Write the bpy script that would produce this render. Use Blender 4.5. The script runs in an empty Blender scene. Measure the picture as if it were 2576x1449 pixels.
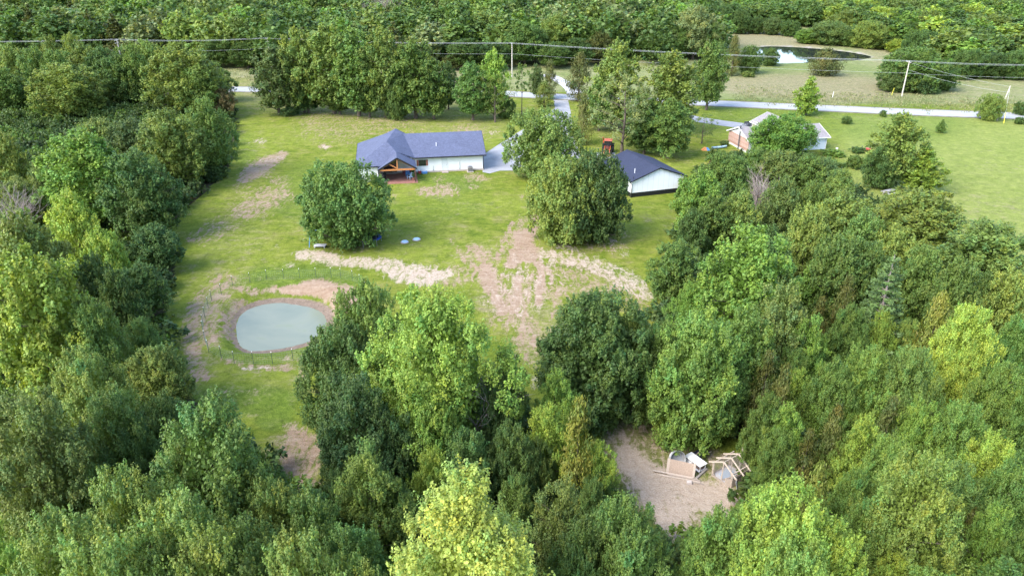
import bpy, math, random
import numpy as np
from mathutils import Vector, Matrix

S = bpy.context.scene
COL = S.collection
R = math.radians

# ------------------------------------------------------------------ camera
H, TH, F = 35.6, R(25.4), 1839.0          # height, pitch down, focal length in photo units (2576 wide)
CX, CY = 1288.0, 724.5
cam_d = bpy.data.cameras.new("camera"); cam = bpy.data.objects.new("camera", cam_d); COL.objects.link(cam)
cam.location = (0, 0, H); cam.rotation_euler = (math.pi / 2 - TH, 0, 0)
cam_d.sensor_width = 36.0; cam_d.lens = 36.0 * F / 2576.0; cam_d.clip_end = 12000; cam_d.clip_start = 0.5
S.camera = cam

# ------------------------------------------------------------------ sky and sun
SUN_EL, SUN_AZ = R(43), R(-126)            # azimuth from +Y (view direction) towards +X: the sun stands to the left
w = bpy.data.worlds.new("World"); S.world = w; w.use_nodes = True
nt = w.node_tree; bg = nt.nodes['Background']
sky = nt.nodes.new('ShaderNodeTexSky'); sky.sky_type = 'NISHITA'; sky.sun_disc = False
sky.sun_elevation = SUN_EL; sky.sun_rotation = SUN_AZ
sky.air_density = 1.0; sky.dust_density = 1.2; sky.ozone_density = 1.0
nt.links.new(sky.outputs[0], bg.inputs[0]); bg.inputs[1].default_value = 0.15
sl = bpy.data.lights.new("sun", 'SUN'); sl.energy = 1.5; sl.angle = R(38); sl.color = (1.0, 0.965, 0.90)
so = bpy.data.objects.new("sun", sl); COL.objects.link(so)
sv = Vector((math.sin(SUN_AZ) * math.cos(SUN_EL), math.cos(SUN_AZ) * math.cos(SUN_EL), math.sin(SUN_EL)))
so.rotation_euler = (-sv).to_track_quat('-Z', 'Y').to_euler()
S.view_settings.view_transform = 'Standard'; S.view_settings.look = 'None'
S.view_settings.exposure = 1.88; S.view_settings.gamma = 1.0
S.render.engine = 'CYCLES'
S.cycles.max_bounces = 6; S.cycles.diffuse_bounces = 3; S.cycles.glossy_bounces = 2; S.cycles.transmission_bounces = 3
S.cycles.transparent_max_bounces = 4; S.cycles.use_denoising = True; S.cycles.denoiser = 'OPENIMAGEDENOISE'
S.cycles.use_adaptive_sampling = False

# ------------------------------------------------------------------ geometry helpers
ST, CT = math.sin(TH), math.cos(TH)
def ray(px, py):
    xc = (px - CX) / F; yc = (CY - py) / F
    return Vector((xc, CT + yc * ST, -ST + yc * CT))
def at(px, py, z=0.0):
    d = ray(px, py); t = (z - H) / d.z
    return Vector((d.x * t, d.y * t, z))
def proj(x, y, z):
    d = y * CT + (H - z) * ST
    v = y * ST - (H - z) * CT
    return CX + F * x / d, CY - F * v / d, d

def tag(o, label=None, cat=None, group=None, kind=None):
    if label: o['label'] = label
    if cat: o['category'] = cat
    if group: o['group'] = group
    if kind: o['kind'] = kind
    return o
def empty(name, loc, label, cat, group=None, rz=0.0):
    o = bpy.data.objects.new(name, None); COL.objects.link(o)
    o.location = loc; o.rotation_euler = (0, 0, rz); o.empty_display_size = 0.5
    return tag(o, label, cat, group)

class MB:
    """collects verts and faces into one mesh"""
    def __init__(s): s.v = []; s.f = []
    def add(s, vs, fs):
        b = len(s.v); s.v += [tuple(v) for v in vs]; s.f += [tuple(b + i for i in f) for f in fs]; return s
    def box(s, x0, x1, y0, y1, z0, z1, M=None):
        vs = [Vector(p) for p in ((x0,y0,z0),(x1,y0,z0),(x1,y1,z0),(x0,y1,z0),(x0,y0,z1),(x1,y0,z1),(x1,y1,z1),(x0,y1,z1))]
        if M: vs = [M @ v for v in vs]
        return s.add(vs, [(0,3,2,1),(4,5,6,7),(0,1,5,4),(1,2,6,5),(2,3,7,6),(3,0,4,7)])
    def bar(s, a, b, wd, ht=None, up=(0,0,1)):
        a = Vector(a); b = Vector(b); ht = ht or wd
        d = (b - a).normalized(); u = Vector(up)
        if abs(d.dot(u)) > 0.98: u = Vector((0, 1, 0))
        x = d.cross(u).normalized(); y = x.cross(d).normalized()
        vs = []
        for p in (a, b):
            for sx, sy in ((-1,-1),(1,-1),(1,1),(-1,1)): vs.append(p + x * sx * wd / 2 + y * sy * ht / 2)
        return s.add(vs, [(0,3,2,1),(4,5,6,7),(0,1,5,4),(1,2,6,5),(2,3,7,6),(3,0,4,7)])
    def tube(s, pts, rad, n=8, cap=True):
        pts = [Vector(p) for p in pts]
        if not hasattr(rad, '__len__'): rad = [rad] * len(pts)
        vs = []; fs = []; x = None
        for i, p in enumerate(pts):
            d = (pts[min(i+1, len(pts)-1)] - pts[max(i-1, 0)]).normalized()
            if x is None:
                x = d.cross(Vector((0,0,1)))
                if x.length < 0.05: x = d.cross(Vector((0,1,0)))
            x = (x - d * x.dot(d)).normalized(); y = d.cross(x)
            for k in range(n):
                a = 2 * math.pi * k / n
                vs.append(p + (x * math.cos(a) + y * math.sin(a)) * rad[i])
        for i in range(len(pts) - 1):
            for k in range(n):
                k2 = (k + 1) % n
                fs.append((i*n+k, i*n+k2, (i+1)*n+k2, (i+1)*n+k))
        if cap: fs.append(tuple(range(n-1, -1, -1))); fs.append(tuple(range((len(pts)-1)*n, len(pts)*n)))
        return s.add(vs, fs)
    def lathe(s, prof, n=24, c=(0,0,0), M=None):
        vs = []; fs = []; m = len(prof); c = Vector(c)
        for k in range(n):
            a = 2 * math.pi * k / n
            for r, z in prof:
                v = Vector((r * math.cos(a), r * math.sin(a), z))
                if M: v = M @ v
                vs.append(c + v)
        for k in range(n):
            k2 = (k + 1) % n
            for i in range(m - 1): fs.append((k*m+i, k2*m+i, k2*m+i+1, k*m+i+1))
        return s.add(vs, fs)
    def prism(s, poly, t, d=(0,0,-1)):
        """polygon pushed along d by t"""
        d = Vector(d) * t; n = len(poly)
        a = [Vector(p) for p in poly]; b = [p + d for p in a]
        fs = [tuple(range(n)), tuple(range(2*n-1, n-1, -1))]
        for i in range(n): j = (i + 1) % n; fs.append((i, i + n, j + n, j))
        return s.add(a + b, fs)
    def mesh(s, name):
        m = bpy.data.meshes.new(name); m.from_pydata(s.v, [], s.f); m.validate(); m.update()
        return m
    def build(s, name, mat, parent=None, smooth=False, bevel=0.0, fixn=True):
        m = s.mesh(name)
        if fixn:
            import bmesh
            bm = bmesh.new(); bm.from_mesh(m); bmesh.ops.recalc_face_normals(bm, faces=bm.faces); bm.to_mesh(m); bm.free()
        o = bpy.data.objects.new(name, m); COL.objects.link(o)
        for mm in (mat if isinstance(mat, (list, tuple)) else [mat]): m.materials.append(mm)
        if parent: o.parent = parent
        if smooth: m.polygons.foreach_set('use_smooth', [True] * len(m.polygons))
        if bevel:
            b = o.modifiers.new('bevel', 'BEVEL'); b.width = bevel; b.segments = 2; b.limit_method = 'ANGLE'
        return o

# ------------------------------------------------------------------ materials
def ramp_set(n, stops):
    e = n.color_ramp.elements
    while len(e) > 1: e.remove(e[-1])
    e[0].position = stops[0][0]; e[0].color = tuple(stops[0][1]) + (1,)
    for p, c in stops[1:]:
        q = e.new(p); q.color = tuple(c) + (1,)
class NT:
    def __init__(s, name):
        s.m = bpy.data.materials.new(name); s.m.use_nodes = True; s.t = s.m.node_tree
        s.b = s.t.nodes['Principled BSDF']; s.out = s.t.nodes['Material Output']
    def n(s, typ, **kw):
        x = s.t.nodes.new(typ)
        for k, v in kw.items():
            if k.startswith('i_'): x.inputs[k[2:].replace('_', ' ')].default_value = v
            else: setattr(x, k, v)
        return x
    def l(s, a, b): s.t.links.new(a, b)
    def coord(s, obj=True):
        return s.n('ShaderNodeTexCoord').outputs['Object'] if obj else s.n('ShaderNodeNewGeometry').outputs['Position']
    def noise(s, co, scale, detail=4, rough=0.55, dist=0.0):
        x = s.n('ShaderNodeTexNoise'); x.inputs['Scale'].default_value = scale; x.inputs['Detail'].default_value = detail
        x.inputs['Roughness'].default_value = rough; x.inputs['Distortion'].default_value = dist; s.l(co, x.inputs['Vector']); return x.outputs['Fac']
    def ramp(s, fac, stops):
        x = s.n('ShaderNodeValToRGB'); ramp_set(x, stops); s.l(fac, x.inputs[0]); return x.outputs[0]
    def mix(s, fac, a, b, mode='MIX'):
        x = s.n('ShaderNodeMix', data_type='RGBA', blend_type=mode)
        for sock, v in ((x.inputs[0], fac), (x.inputs[6], a), (x.inputs[7], b)):
            if isinstance(v, (int, float)): sock.default_value = v
            elif isinstance(v, tuple): sock.default_value = v + (1,) if len(v) == 3 else v
            else: s.l(v, sock)
        return x.outputs[2]
    def math(s, op, a, b=0.0, clamp=False):
        x = s.n('ShaderNodeMath', operation=op); x.use_clamp = clamp
        for sock, v in ((x.inputs[0], a), (x.inputs[1], b)):
            if isinstance(v, (int, float)): sock.default_value = v
            else: s.l(v, sock)
        return x.outputs[0]
    def sstep(s, v, lo, hi):
        x = s.n('ShaderNodeMapRange', interpolation_type='SMOOTHSTEP'); s.l(v, x.inputs[0])
        x.inputs[1].default_value = lo; x.inputs[2].default_value = hi; return x.outputs[0]
    def bump(s, h, dist, strength=1.0):
        x = s.n('ShaderNodeBump'); x.inputs['Distance'].default_value = dist; x.inputs['Strength'].default_value = strength
        s.l(h, x.inputs['Height']); s.l(x.outputs[0], s.b.inputs['Normal'])
    def attr(s, name): return s.n('ShaderNodeAttribute', attribute_name=name)
    def spec(s, v): s.b.inputs['Specular IOR Level'].default_value = v

def simple(name, col, rough=0.6, var=0.25, scale=6.0, metal=0.0, spec=0.4, bump=0.0, stretch=None):
    t = NT(name); co = t.coord()
    if stretch:
        mp = t.n('ShaderNodeMapping'); mp.inputs['Scale'].default_value = stretch; t.l(co, mp.inputs[0]); co = mp.outputs[0]
    f = t.noise(co, scale, 5, 0.6)
    c0 = tuple(max(0, c * (1 - var)) for c in col); c1 = tuple(min(1, c * (1 + var)) for c in col)
    t.l(t.ramp(f, [(0.3, c0), (0.7, c1)]), t.b.inputs['Base Color'])
    t.b.inputs['Roughness'].default_value = rough; t.b.inputs['Metallic'].default_value = metal; t.spec(spec)
    if bump: t.bump(f, bump)
    return t.m

def leaf_mat():
    t = NT('foliage')
    oi = t.n('ShaderNodeObjectInfo'); a = t.attr('tint')
    c = t.mix(1.0, oi.outputs['Color'], a.outputs['Color'], 'MULTIPLY')
    t.l(c, t.b.inputs['Base Color']); t.b.inputs['Roughness'].default_value = 0.55; t.spec(0.35)
    tr = t.n('ShaderNodeBsdfTranslucent')
    t.l(t.mix(1.0, c, (1.15, 1.1, 0.45), 'MULTIPLY'), tr.inputs[0])
    ms = t.n('ShaderNodeMixShader'); ms.inputs[0].default_value = 0.32
    t.l(t.b.outputs[0], ms.inputs[1]); t.l(tr.outputs[0], ms.inputs[2]); t.l(ms.outputs[0], t.out.inputs[0])
    return t.m
def bark_mat(name, c):
    t = NT(name); co = t.coord()
    mp = t.n('ShaderNodeMapping'); mp.inputs['Scale'].default_value = (4, 4, 0.7); t.l(co, mp.inputs[0])
    f = t.noise(mp.outputs[0], 3.0, 6, 0.65)
    t.l(t.ramp(f, [(0.3, tuple(x * 0.5 for x in c)), (0.7, tuple(x * 1.3 for x in c))]), t.b.inputs['Base Color'])
    t.b.inputs['Roughness'].default_value = 0.9; t.bump(f, 0.05); return t.m
LEAF = leaf_mat()
BARK = bark_mat('bark', (0.13, 0.10, 0.075))
DEADWOOD = bark_mat('dead_wood', (0.36, 0.29, 0.26))

# ------------------------------------------------------------------ ground masks (strokes given where they lie on the lawn)
# each stroke: list of (x, y, radius) in photo units; distances are measured on the ground sheet via its own projection
def stroke_mask(PX, PY, strokes, soft=0.9, ys=0.5):
    out = np.zeros_like(PX)
    for st in strokes:
        amp = st[0]; pts = st[1:]
        best = np.full_like(PX, -9.0)
        if len(pts) == 1: pts = (pts[0], pts[0])
        for (x0, y0, r0), (x1, y1, r1) in zip(pts[:-1], pts[1:]):
            dx, dy = x1 - x0, (y1 - y0) / ys
            L = dx * dx + dy * dy + 1e-9
            t = np.clip(((PX - x0) * dx + (PY - y0) / ys * dy) / L, 0, 1)
            d = np.hypot(PX - x0 - dx * t, (PY - y0) / ys - dy * t); r = r0 + (r1 - r0) * t
            best = np.maximum(best, 1 - d / (r * 2.0))
        out = np.maximum(out, amp * np.clip(best * 1.6, 0, 1))
    return out

RED = [  # bare reddish soil
 (1.3, (1343,545,8), (1343,572,10), (1315,608,20), (1308,640,20), (1286,668,14)),
 (1.3, (1304,586,12), (1325,629,24), (1332,650,18)), (1.3, (1222,672,16), (1230,714,17), (1258,764,11), (1265,789,10)),
 (1.3, (1304,700,10), (1304,743,12), (1292,785,9)), (1.2, (1335,650,10), (1365,675,10), (1361,714,10), (1354,764,8)),
 (.75, (1368,729,16), (1404,757,16)), (.85, (1190,622,14), (1219,650,16)), (.7, (1162,647,9), (1201,672,9)),
 (.8, (1365,640,14), (1440,660,16), (1520,690,16), (1575,715,14)), (.58, (1310,650,50), (1340,690,60), (1420,725,60)), (.54, (1290,700,60), (1290,780,50)), (.62, (1420,680,40), (1500,700,44), (1580,730,36)), (.68, (1390,640,26), (1470,670,30), (1560,705,26)), (.55, (1260,800,40), (1360,840,50), (1330,900,36)), (.5, (1230,660,40), (1180,640,30)), (.6, (1100,700,50), (1180,690,40)), (.62, (1200,640,40), (1240,700,40)), (.6, (1330,560,30), (1300,620,40)),
 (.6, (1450,700,30), (1520,720,30)), (.9, (1060,690,26), (1110,690,20)), (.6, (1150,668,12), (1190,700,10)),
 (.95, (712,388,12), (670,410,24), (640,432,26), (612,452,14)), (.7, (690,490,40), (620,530,40)), (.55, (560,570,35), (500,600,30)), (.6, (700,455,24)),
 (.5, (600,470,20), (640,500,20)), (.7, (430,699,12)), (.4, (655,355,20)), (.7, (815,370,14)), (.35, (800,340,30)), (.45, (880,362,15)),
 (.75, (1120,478,30), (1070,482,20)), (.6, (1190,470,12)), (.7, (1195,447,22), (1220,450,10)), (.55, (1105,452,14)), (.5, (990,492,14)),
 (.5, (1320,495,15)), (.6, (1180,335,40)), (.5, (850,310,90), (1000,300,60)), (.55, (1450,600,50), (1530,612,40)), (.5, (1240,335,14)), (.4, (1030,345,60)),
 (1.4, (715,730,14), (760,728,24), (800,724,30), (850,737,32), (872,770,28), (866,810,20)), (.9, (600,760,14), (575,800,14), (580,850,12)), (.9, (690,727,14), (660,735,10)), (.8, (600,725,14), (640,735,16)), (.75, (560,745,18), (530,790,18), (530,860,18)), (.6, (520,735,22), (490,800,22), (485,880,22), (505,950,20)), (.7, (560,905,14), (640,925,12), (720,925,16)),
 (.7, (540,775,14), (535,830,16), (545,870,14)), (.4, (494,800,16), (500,870,20), (505,940,14)), (.6, (740,902,22), (770,905,20)),
 (.6, (757,930,10), (760,950,8)), (.65, (560,705,30), (530,740,26)), (.8, (1290,800,20), (1330,830,30), (1330,870,20)),
 (.6, (1590,745,25), (1610,770,18)), (.5, (1400,830,20), (1390,860,14)), (.5, (900,620,25)), (.4, (1470,605,40)),
 (1.0, (480,760,4), (468,830,4), (474,900,4), (492,960,4)), (1.0, (500,740,4), (490,830,4), (497,900,4), (520,955,4)), (1.0, (1255,690,5), (1275,740,5), (1285,800,5)), (1.0, (1335,690,5), (1330,740,5), (1318,800,5)), (.9, (1380,680,5), (1400,740,5), (1390,800,5)), (.9, (1290,560,5), (1265,610,5), (1250,660,5)), (.8, (1440,690,5), (1480,740,5)), (.8, (1130,600,4), (1180,660,4), (1200,700,4)),
 (.85, (745,1075,26), (755,1120,50), (745,1180,46), (770,1215,30)), (.5, (705,1130,24)), (.4, (650,985,20)), (.4, (560,985,18)),
 (.4, (1570,600,30)), (.5, (1600,1075,50), (1660,1110,40), (1720,1140,40)), (.6, (1560,1160,20), (1640,1280,30), (1690,1340,30)),
]
SAND = [  # pale sandy soil
 (.95, (765,641,20), (800,645,24), (840,650,20)), (.85, (838,661,16), (920,660,24), (973,668,30), (1026,680,32), (1080,692,32)), (.95, (1010,690,30), (1060,700,30), (1120,690,20)),
 (.72, (1375,640,22), (1457,656,28), (1528,680,30), (1578,707,28), (1628,746,18)), (.6, (1410,618,16), (1440,630,14)), (.5, (1540,610,10), (1570,640,12)), (.45, (1330,690,70), (1300,760,60)),
 (.8, (614,928,6), (678,924,6)), (.6, (1404,824,12)), (.7, (1350,950,8), (1345,975,10)), (.5, (760,600,8)), (.4, (690,620,10)), (.35, (830,560,12)),
 (.5, (730,668,14)), (.5, (700,396,10), (660,405,8)), (.6, (655,355,12)), (.8, (818,371,8)), (.5, (1240,335,10)),
 (.45, (1330,640,14)), (.5, (1230,720,8), (1255,764,6)), (.5, (1304,740,6)),
 (1.3, (1570,1130,20), (1600,1170,34), (1650,1210,50), (1720,1245,62), (1790,1250,50), (1830,1255,30)), (1.3, (1650,1250,40), (1690,1290,40), (1700,1330,22), (1705,1360,14)),
 (.9, (1760,1280,40), (1820,1290,26)), (.6, (1540,1090,20), (1570,1120,20)), (.8, (1810,1215,30), (1840,1235,20)), (.6, (1680,1150,24)),
]
STRAW = [  # dry tan grass
 (.9, (1860,215,40), (2010,218,60), (2100,222,70), (2220,226,50)), (.9, (1850,90,40), (1950,98,60), (2020,106,50)), (.5, (2250,235,40), (2420,240,60), (2576,236,70)),
 (.7, (2250,140,60), (2200,125,40)), (.7, (700,214,120), (1100,217,120)), (.6, (540,212,30)), (.5, (1000,290,60), (1150,300,60), (1230,315,50)), (.4, (850,295,120)),
 (.45, (600,600,80)), (.4, (760,560,60)), (.5, (600,700,30), (520,760,30), (495,850,30), (520,940,30)), (.4, (640,920,40), (760,910,40)),
 (.6, (1250,760,60), (1380,800,60), (1340,880,50)), (.5, (1200,640,60)), (.55, (1560,1075,40), (1640,1120,40), (1720,1150,40)), (.6, (1620,1180,30), (1560,1230,30), (1650,1320,40)),
 (.6, (720,1110,40), (760,1160,60), (740,1220,40)), (.4, (520,1010,60), (600,970,40)), (.35, (1480,480,40)), (.4, (1650,380,60), (1740,400,40)), (.3, (2300,540,200)),
 (.5, (1560,320,80), (1620,360,60)),
]
LUSH = [  # greener, longer grass
 (.9, (560,1000,60), (640,1010,60), (700,1000,40), (690,1060,40)), (.6, (600,870,60), (720,880,60)), (.6, (830,420,30), (780,440,60), (740,520,60)),
 (.5, (1000,540,60), (1150,520,60)), (.7, (1080,445,40), (1170,462,40)), (.6, (620,400,30), (600,350,40)), (.7, (600,725,14), (640,720,20)), (.5, (670,745,16), (720,750,10)),
 (.6, (1860,285,80), (2040,292,80), (2300,305,120)), (.5, (1720,470,60)), (.4, (1650,520,60)), (.6, (1950,170,120), (2150,195,60)), (.4, (500,650,60), (520,560,60)),
 (.5, (1440,230,30)), (.8, (690,700,60), (800,695,60), (890,705,20)), (.6, (560,890,30), (640,900,60)), (.5, (1440,190,20)),
]
# ------------------------------------------------------------------ small pond: outlines on the ground
def c6(x, y): return 386.4 + x * .3556, 558.2 + y * .3556
WATER_Z = -1.15
WOUT = [(590,740),(600,690),(640,640),(720,600),(800,582),(900,575),(980,585),(1060,598),(1120,612),(1180,640),(1212,680),(1218,720),(1204,770),(1150,820),(1050,860),(950,885),(800,905),(680,910),(630,890),(600,840)]
ROUT = [(455,740),(450,660),(490,570),(580,500),(700,462),(900,430),(1100,425),(1300,450),(1400,510),(1410,600),(1390,700),(1340,790),(1240,880),(1100,925),(950,950),(800,965),(680,970),(560,945),(490,890),(460,820)]
wp = [at(*c6(*p), z=WATER_Z) for p in WOUT]; rp = [at(*c6(*p)) for p in ROUT]
pc = sum(wp, Vector((0,0,0))) / len(wp)
def polar(pts):
    a = np.array([math.atan2(p.y - pc.y, p.x - pc.x) for p in pts]); r = np.array([math.hypot(p.x - pc.x, p.y - pc.y) for p in pts])
    o = np.argsort(a); a = a[o]; r = r[o]
    return np.concatenate([a - 2*np.pi, a, a + 2*np.pi]), np.tile(r, 3)
WA, WR = polar(wp); RA, RR = polar(rp)
# far pond
FOUT = [(1896,124),(1915,117),(1960,116),(2050,121),(2110,127),(2160,134),(2192,142),(2170,148),(2110,153),(2050,155),(1960,158),(1915,150)]
fw = [at(*p) for p in FOUT]; fc = sum(fw, Vector((0,0,0))) / len(fw)
def pip(X, Y, poly):
    inside = np.zeros(X.shape, bool); n = len(poly)
    for i in range(n):
        x0, y0 = poly[i][0], poly[i][1]; x1, y1 = poly[(i+1) % n][0], poly[(i+1) % n][1]
        c = ((y0 > Y) != (y1 > Y)) & (X < (x1 - x0) * (Y - y0) / (y1 - y0 + 1e-12) + x0)
        inside ^= c
    return inside
FPOND_Z = -0.25

def axis(segs):
    out = [segs[0][0]]
    for a, b, st in segs:
        n = max(1, int(round((b - a) / st))); out += list(np.linspace(a, b, n + 1)[1:])
    return np.array(out)
gx = axis([(-4000,-600,400), (-600,-150,15), (-150,-50,3), (-50,42,0.45), (42,130,2.0), (130,250,6), (250,700,30), (700,4000,400)])
gy = axis([(-200,10,30), (10,34,2), (34,140,0.45), (140,250,1.4), (250,420,3), (420,900,25), (900,6000,500)])
GX, GY = np.meshgrid(gx, gy)
GZ = np.zeros_like(GX)
ang = np.arctan2(GY - pc.y, GX - pc.x); rad = np.hypot(GX - pc.x, GY - pc.y)
rw = np.interp(ang, WA, WR); rr = np.interp(ang, RA, RR); rr = np.maximum(rr, rw + 1.2)
tt = np.clip((rr - rad) / (rr - rw), -1, 3)
sm = np.clip(tt, 0, 1); GZ += -1.15 * (sm * sm * (3 - 2 * sm)) - 0.5 * np.clip(tt - 1, 0, 1)
fa = np.array([math.atan2(p.y - fc.y, p.x - fc.x) for p in fw]); fr = np.array([math.hypot(p.x - fc.x, p.y - fc.y) for p in fw])
o_ = np.argsort(fa); FA = np.concatenate([fa[o_]-2*np.pi, fa[o_], fa[o_]+2*np.pi]); FR = np.tile(fr[o_], 3)
fang = np.arctan2(GY - fc.y, GX - fc.x); frad = np.hypot(GX - fc.x, GY - fc.y); frr = np.interp(fang, FA, FR)
ft = np.clip((frr * 1.04 - frad) / 3.0, 0, 1); GZ += -1.2 * ft
# gentle lie of the lawn
GZ += 0.10 * np.sin(GX * 0.21 + 1.3) * np.sin(GY * 0.17) * np.clip((GY - 40) / 30, 0, 1) * np.clip((118 - GY) / 20, 0, 1) * (np.abs(GX) < 140) * (1 - sm)
dd = GY * CT + (H - GZ) * ST; dd = np.where(dd < 5, 5, dd)
PX = CX + F * GX / dd; PY = CY - F * (GY * ST - (H - GZ) * CT) / dd
m_red = stroke_mask(PX, PY, RED); m_sand = stroke_mask(PX, PY, SAND); m_straw = stroke_mask(PX, PY, STRAW); m_lush = stroke_mask(PX, PY, LUSH)
clr = [(1505,1055),(1640,1055),(1710,1110),(1890,1150),(1895,1230),(1840,1300),(1720,1365),(1640,1320),(1540,1200)]
m_clr = pip(PX, PY, clr) & (GY < 60)
m_sand = np.maximum(m_sand, .42 * m_clr); m_red = np.maximum(m_red, .42 * m_clr); m_straw = np.maximum(m_straw, .7 * m_clr)
m_bank = np.clip(1.5 - np.abs(tt - 0.86) / 0.16, 0, 1) * (GZ < -0.3) * (GY < 140)
m_mud = ((frad < frr * 1.05) & (frad > frr * 0.55)).astype(float)
m_mead = ((PY < 262 + 0.0 * PX) & (PY < 232 + (PX - 1400) * 0.045)).astype(float)
m_east = np.clip((PX - 2080) / 60, 0, 1) * (PY > 295)

# ------------------------------------------------------------------ foliage builders (numpy)
def unit(a): return a / (np.linalg.norm(a, axis=-1, keepdims=True) + 1e-9)
def rdir(rng, n): return unit(rng.normal(size=(n, 3)))
def quads(pos, nrm, ln, wd, rng, along=None):
    n = len(pos)
    t = rng.normal(size=(n, 3)) if along is None else along + rng.normal(size=(n, 3)) * 0.35
    t = unit(t - nrm * np.sum(t * nrm, 1, keepdims=True)); b = np.cross(nrm, t)
    ln = ln[:, None]; wd = wd[:, None]
    v = np.stack([pos - t * ln * .5, pos + b * wd * .5 + t * ln * .05, pos + t * ln * .5, pos - b * wd * .5 + t * ln * .05], 1)
    return v.reshape(-1, 3)
def leaf_mesh(name, verts, tint):
    n = len(verts) // 4
    m = bpy.data.meshes.new(name)
    m.vertices.add(n * 4); m.vertices.foreach_set('co', verts.astype(np.float32).ravel())
    m.loops.add(n * 4); m.loops.foreach_set('vertex_index', np.arange(n * 4, dtype=np.int32))
    m.polygons.add(n); m.polygons.foreach_set('loop_start', np.arange(0, n * 4, 4, dtype=np.int32))
    try: m.polygons.foreach_set('loop_total', np.full(n, 4, np.int32))
    except Exception: pass
    a = m.attributes.new('tint', 'FLOAT_COLOR', 'FACE')
    c = np.ones((n, 4), np.float32); c[:, :3] = tint; a.data.foreach_set('color', c.ravel())
    m.update(); m.materials.append(LEAF); return m
def prof(kind, t):
    if kind == 'round': return np.sqrt(np.clip(1 - ((t - .42) / .58) ** 2, 0, 1)) if np.isscalar(t) else np.where(t < .42, np.sqrt(np.clip(1 - ((t - .42) / .55) ** 2, 0, 1)), np.sqrt(np.clip(1 - ((t - .42) / .60) ** 2, 0, 1)))
    if kind == 'tall': return np.where(t < .35, .75 + .25 * t / .35, np.clip(1 - ((t - .35) / .68) ** 2.0, 0, 1) ** .6)
    if kind == 'spire': return np.where(t < .3, .7 + t, np.clip(1 - (t - .3) / .72, 0, 1) ** .75)
    if kind == 'dome': return np.where(t < .3, .8 + .2 * t / .3, np.sqrt(np.clip(1 - ((t - .3) / .72) ** 2, 0, 1)))
    return np.ones_like(t)
def crown_arrays(seed, W, Hh, zb, kind, nl, nc, nv, ls, hole=0.0, irr=0.14, lrs=1.0):
    """leaf quads of a broadleaf crown: lobes > clumps > leaves"""
    rng = np.random.default_rng(seed)
    R0 = W / 2; hc = Hh - zb
    tt_ = np.linspace(0, 1, 200); cdf = np.cumsum(prof(kind, tt_) + .12); cdf /= cdf[-1]
    t = np.interp((np.arange(nl) + rng.uniform(.1, .9, nl)) / nl, cdf, tt_) * .985
    az = np.arange(nl) * 2.39996 + rng.normal(0, .22, nl)
    big = rng.uniform(size=nl) < .3
    lr = W * np.where(big, rng.uniform(.125, .165, nl), rng.uniform(.080, .120, nl)) * lrs
    az0 = rng.uniform(0, 6.28, 4); und = sum(np.cos((q + 2) * az + az0[q]) * irr * .42 for q in range(3))   # uneven outline
    pr = prof(kind, t) * R0 * (1 + und + rng.normal(0, irr * .65, nl))
    rad = np.clip(pr - lr * .7, 0, None)
    inner = rng.uniform(size=nl) < .16; rad = np.where(inner, rad * rng.uniform(.25, .65, nl), rad)
    lc = np.stack([np.cos(az) * rad, np.sin(az) * rad, zb + t * hc - lr * .5 * (t > .6) + rng.normal(0, .02, nl) * hc], 1)
    lc[:, 2] = np.minimum(lc[:, 2], Hh - lr * .8)
    axis_pt = np.stack([np.zeros(nl), np.zeros(nl), zb + hc * np.clip(t - .25, 0, .6)], 1)
    lo = unit(lc - axis_pt + np.array([0, 0, .25 * W]) * .4)
    # upward and outward tufts on each lobe
    k = nl * nc; li = np.repeat(np.arange(nl), nc)
    cd = unit(rdir(rng, k) + lo[li] * .8 + np.array([0, 0, .3]))
    cr = rng.uniform(.6, 1.25, k) * lr[li] * .30 + .05
    cp = lc[li] + cd * (lr[li] * rng.uniform(.50, .92, k))[:, None] * np.array([1, 1, .85])
    ax = unit(cd * .75 + np.array([0, 0, .75]) + rng.normal(size=(k, 3)) * .22); al = cr * rng.uniform(1.5, 2.9, k)
    keep = rng.uniform(size=k) > hole
    cd, cr, cp, li, ax, al = cd[keep], cr[keep], cp[keep], li[keep], ax[keep], al[keep]; k = len(cr)
    # leaves: thick at the foot of a tuft, thin at its tip
    n = k * nv; ci = np.repeat(np.arange(k), nv)
    d = unit(rdir(rng, n) + np.array([0, 0, .2])); f = rng.uniform(0, 1, n) ** 1.15
    p = cp[ci] + ax[ci] * (al[ci] * (f - .25))[:, None] + d * (cr[ci] * (1.05 - .75 * f) * rng.uniform(.45, 1.1, n))[:, None]
    nr = unit(d * .55 + cd[ci] * .25 + np.array([0, 0, .75]) + rng.normal(size=(n, 3)) * .42)
    ln = ls * rng.uniform(.65, 1.35, n); v = quads(p, nr, ln, ln * rng.uniform(.5, .8, n), rng)
    m_ = int(n * .16 * (1 - hole)); ti = np.interp(rng.uniform(0, 1, m_), cdf, tt_); ai = rng.uniform(0, 6.283, m_); ri = prof(kind, ti) * R0 * .74 * np.sqrt(rng.uniform(0, 1, m_))
    pi_ = np.stack([np.cos(ai) * ri, np.sin(ai) * ri, zb + ti * hc * .88], 1); li_ = ls * rng.uniform(1.2, 2.2, m_)
    vi = quads(pi_, unit(rdir(rng, m_) * .8 + np.array([0, 0, .6])), li_, li_ * .7, rng)
    br = 1 + rng.normal(0, .10, n) + rng.normal(0, .10, k)[ci] + rng.normal(0, .07, nl)[li[ci]]
    hue = rng.normal(0, .10, k)[ci] + rng.normal(0, .06, nl)[li[ci]] + rng.normal(0, .06, n)
    tint = np.clip(np.stack([br * (1 + hue), br * (1 + .25 * hue), br * (1 - .6 * hue)], 1), .3, 1.9)
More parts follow.
